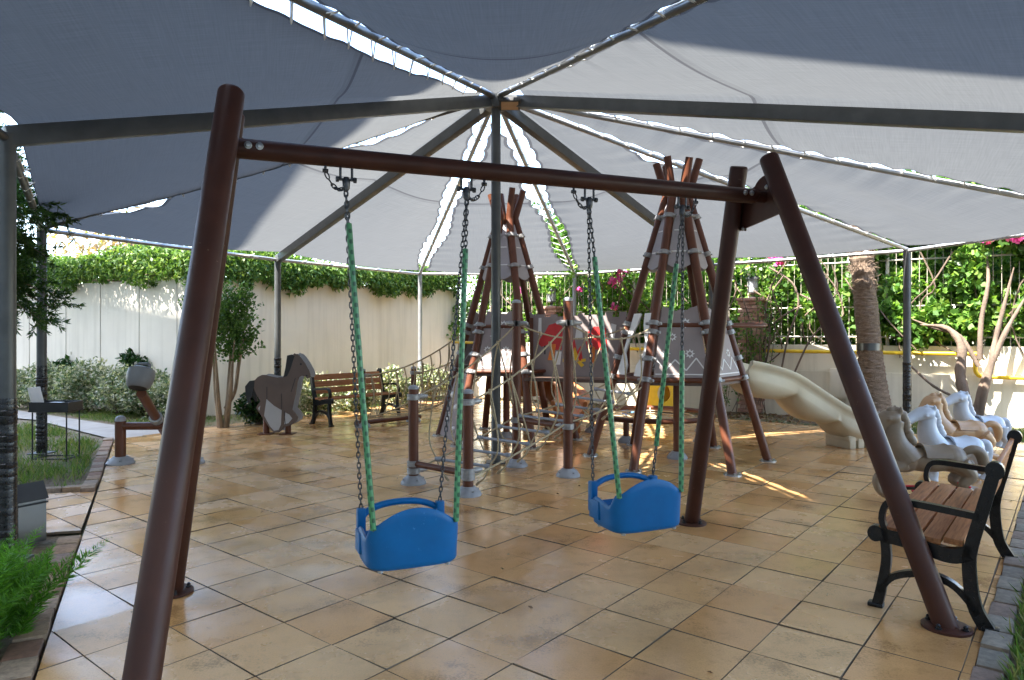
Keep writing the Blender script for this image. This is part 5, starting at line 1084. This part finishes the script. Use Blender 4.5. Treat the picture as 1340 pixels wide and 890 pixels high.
# bare crossing stems behind the slide
bm = NB()
for pts in ([(1000, 500), (1012, 440), (1005, 400), (1030, 360)], [(1025, 490), (1035, 440), (1048, 400), (1040, 370), (1010, 350)], [(1040, 495), (1060, 450), (1085, 410), (1050, 385)], [(1012, 505), (1003, 450), (1020, 420), (1052, 400)]): tube(bm, smoothpath([wpt(u, v, -.25) for u, v in pts], 4), .018, 6)
tag(fin('bare_vine', bm, 'bark'), 'bare grey vine stems crossing the low wall behind the slide', 'vine')
# palm trunk and its ring
pp = wp(su(1147))*.958; pp.z = 0; pl_ = plant('palm_tree', 'thick fibrous palm trunk cut at the canopy, with a metal band', 'tree', (pp.x, pp.y, 0)); px = 908/pp.y
bm = NB(); prof = []; z = 0
while z < 3.4:
    r_ = .172+.125*math.exp(-z*1.7); 
    if z > 2.45: r_ += .015*math.sin((z-2.45)*30)
    prof += [(r_*random.uniform(.98, 1.01), z), (r_*random.uniform(1.0, 1.035), z+.03)]; z += .06
lathe(bm, prof, 24, Matrix.Translation(pp)); 
for v in bm.verts: v.co += V(random.gauss(0, .006), random.gauss(0, .006), 0)
for v in bm.verts: v.co.x -= .23*v.co.z/2.5
fin('trunk', bm, 'palm', pl_)
bm = NB(); lathe(bm, [(.19, 1.20), (.204, 1.20), (.204, 1.32), (.19, 1.32)], 24, Matrix.Translation(pp+V(-.115, 0, 0))); fin('band', bm, 'stainless', pl_)
P = []; D = []
for k in range(900): a = RNG.uniform(0, 6.28); z = RNG.choice([2.35, 2.62, 2.9])+RNG.normal()*.05; P.append((pp.x-.23*z/2.5+.16*math.cos(a), pp.y+.16*math.sin(a), z)); D.append((math.cos(a)*.5, math.sin(a)*.5, -1+RNG.normal()*.6))
v, f = leafgeo(np.array(P), .13, aspect=.08, dirs=np.array(D)); pmesh('fibre', v, f, 'palm', pl_)
rg = thing('planter_ring', 'round concrete kerb ring holding soil round the palm trunk', 'planter', tuple(pp)); bm = NB(); lathe(bm, [(.50, -.03), (.50, .22), (.43, .22), (.43, .15), (.01, .19)], 28, Matrix.Translation(pp)); fin('ring', bm, 'ringconcrete', rg, ang=30)
# fan of palm fronds above the canopy
bm = NB()

# grass
def grass(polys, n, h, name='lawn_grass', thin=.35):
    Ps = []
    for poly in polys:
        xs_ = [p[0] for p in poly]; ys_ = [p[1] for p in poly]; m = n*4; q = np.stack([RNG.uniform(min(xs_), max(xs_), m), RNG.uniform(min(ys_), max(ys_), m)], 1); ok = np.ones(m, bool); L = len(poly)
        for i in range(L): a, b = poly[i], poly[(i+1) % L]; ok &= ((b[0]-a[0])*(q[:, 1]-a[1])-(b[1]-a[1])*(q[:, 0]-a[0])) > 0
        q = q[ok]; pat = np.sin(q[:, 0]*3.1+1.2*np.sin(q[:, 1]*2.3))*np.sin(q[:, 1]*2.7+q[:, 0]) + RNG.normal(size=len(q))*.45; q = q[pat > -thin][:n]; Ps.append(q)
    q = np.concatenate(Ps); P = np.concatenate([q, np.full((len(q), 1), -.036)], 1); D = RNG.normal(size=(len(q), 3))*.45; D[:, 2] = 1; v, f = leafgeo(P, h, aspect=.09, dirs=D, jit=.15); return tag(pmesh(name, v, f, 'grass'), None, None, kind='stuff')
o = grass([[(-5.7, 9.55), (-8.0, 11.7), (-8.6, 9.0), (-5.5, 6.3), (-4.15, 6.62)]], 12000, .10); tag(o, 'patchy green grass around the black metal stand', 'grass')
o = grass([[(-4.3, 11.95), (-1.4, 15.9), (-1.5, 16.6), (-5.3, 12.5), (-5.05, 11.0)], [(-5.05, 11.0), (-5.3, 12.4), (-9.5, 14.2), (-9.6, 13.7), (-6.4, 11.4)]], 8000, .075, thin=.2); tag(o, 'short grass along the foot of the left walls', 'grass')
e0, e1_ = V(-.1, .1, 0), V(7.3, 9.25, 0); o = grass([[(-.2, .1), (.9, .1), (8.2, 9.4), (7.16, 9.2)], [(1.50, 2.2), (2.1, 2.1), (4.3, 4.6), (3.55, 4.68)]], 9000, .12, thin=1.2); tag(o, 'grass verge beyond the grey kerb at right', 'grass')
o = grass([[(7.1, 9.45), (10, 8.2), (9, 10.3), (6.3, 11.6), (5.0, 11.4)]], 6000, .11, thin=.6); tag(o, 'sunlit grass between the toy horses and the low wall', 'grass')
def litter(n, lo, hi, off):
    s = RNG.uniform(lo, hi, n); o_ = RNG.uniform(-1.9, -.1, n); P = np.array([tuple(wp(a, b, -.03+RNG.uniform(0, .02))) for a, b in zip(s, o_)]); D = RNG.normal(size=(n, 3)); D[:, 2] *= .15; v, f = leafgeo(P, .07, dirs=D, jit=.05); return pmesh('leaf_litter', v, f, 'litterleaf')
tag(litter(2600, .5, su(1120), 0), 'dry fallen leaves on the soil bed below the low wall', 'leaf litter', kind='stuff')
o = grass([[(-1.1, 16.05), (4.5, 11.6), (5.0, 12.3), (-.6, 16.7)]], 1500, .07, thin=-.1); tag(o, 'scattered weeds on the dry bed below the low wall', 'weeds')
P = []
while len(P) < 70:
    x, y = RNG.uniform(-5, 6), RNG.uniform(2, 13)
    if len(clip([(x, y), (x+.01, y), (x, y+.01)], FLOOR)) >= 3: P.append((x, y, .006))
D = RNG.normal(size=(70, 3)); D[:, 2] = .05; v, f = leafgeo(np.array(P), .030, dirs=D, jit=.02, aspect=.45); tag(pmesh('fallen_leaves', v, f, 'litterleaf'), 'small dry leaves scattered over the wet tiles', 'fallen leaves', kind='stuff')
cb = thing('utility_cabinet', 'small cream meter cabinet against the low wall left of the palm', 'cabinet', tuple(wp(su(1100), -.12))); bm = NB(); box(bm, wp(su(1100), -.14, .60), (.30, .14, .52), rotR, .01); fin('body', bm, 'wallright', cb); bm = NB(); box(bm, wp(su(1100), -.215, .60), (.26, .012, .47), rotR, .004); fin('door', bm, 'wallright', cb)
bm = NB(); c = wp(su(958), -.9)
P = []; D = []
ys = plant('sapling', 'thin leafy sapling on the bed behind the right tepee', 'plant', tuple(c))
for k in range(5): a = c+V(.1*math.cos(k*2), .1*math.sin(k*2), -.03); b = a+V(.14*math.cos(k*1.7), .1*math.sin(k), 1.2+.12*k); tube(bm, smoothpath([a, (a+b)/2+V(.03, 0, 0), b], 4), .008, 5); s = RNG.uniform(.15, 1, 90)[:, None]; P.append(np.array(a)+(np.array(b)-np.array(a))*s+RNG.normal(size=(90, 3))*.04)
fin('stem', bm, 'barkdark', ys); v, f = leafgeo(np.concatenate(P), .075, aspect=.4); pmesh('foliage', v, f, 'myrtle', ys)
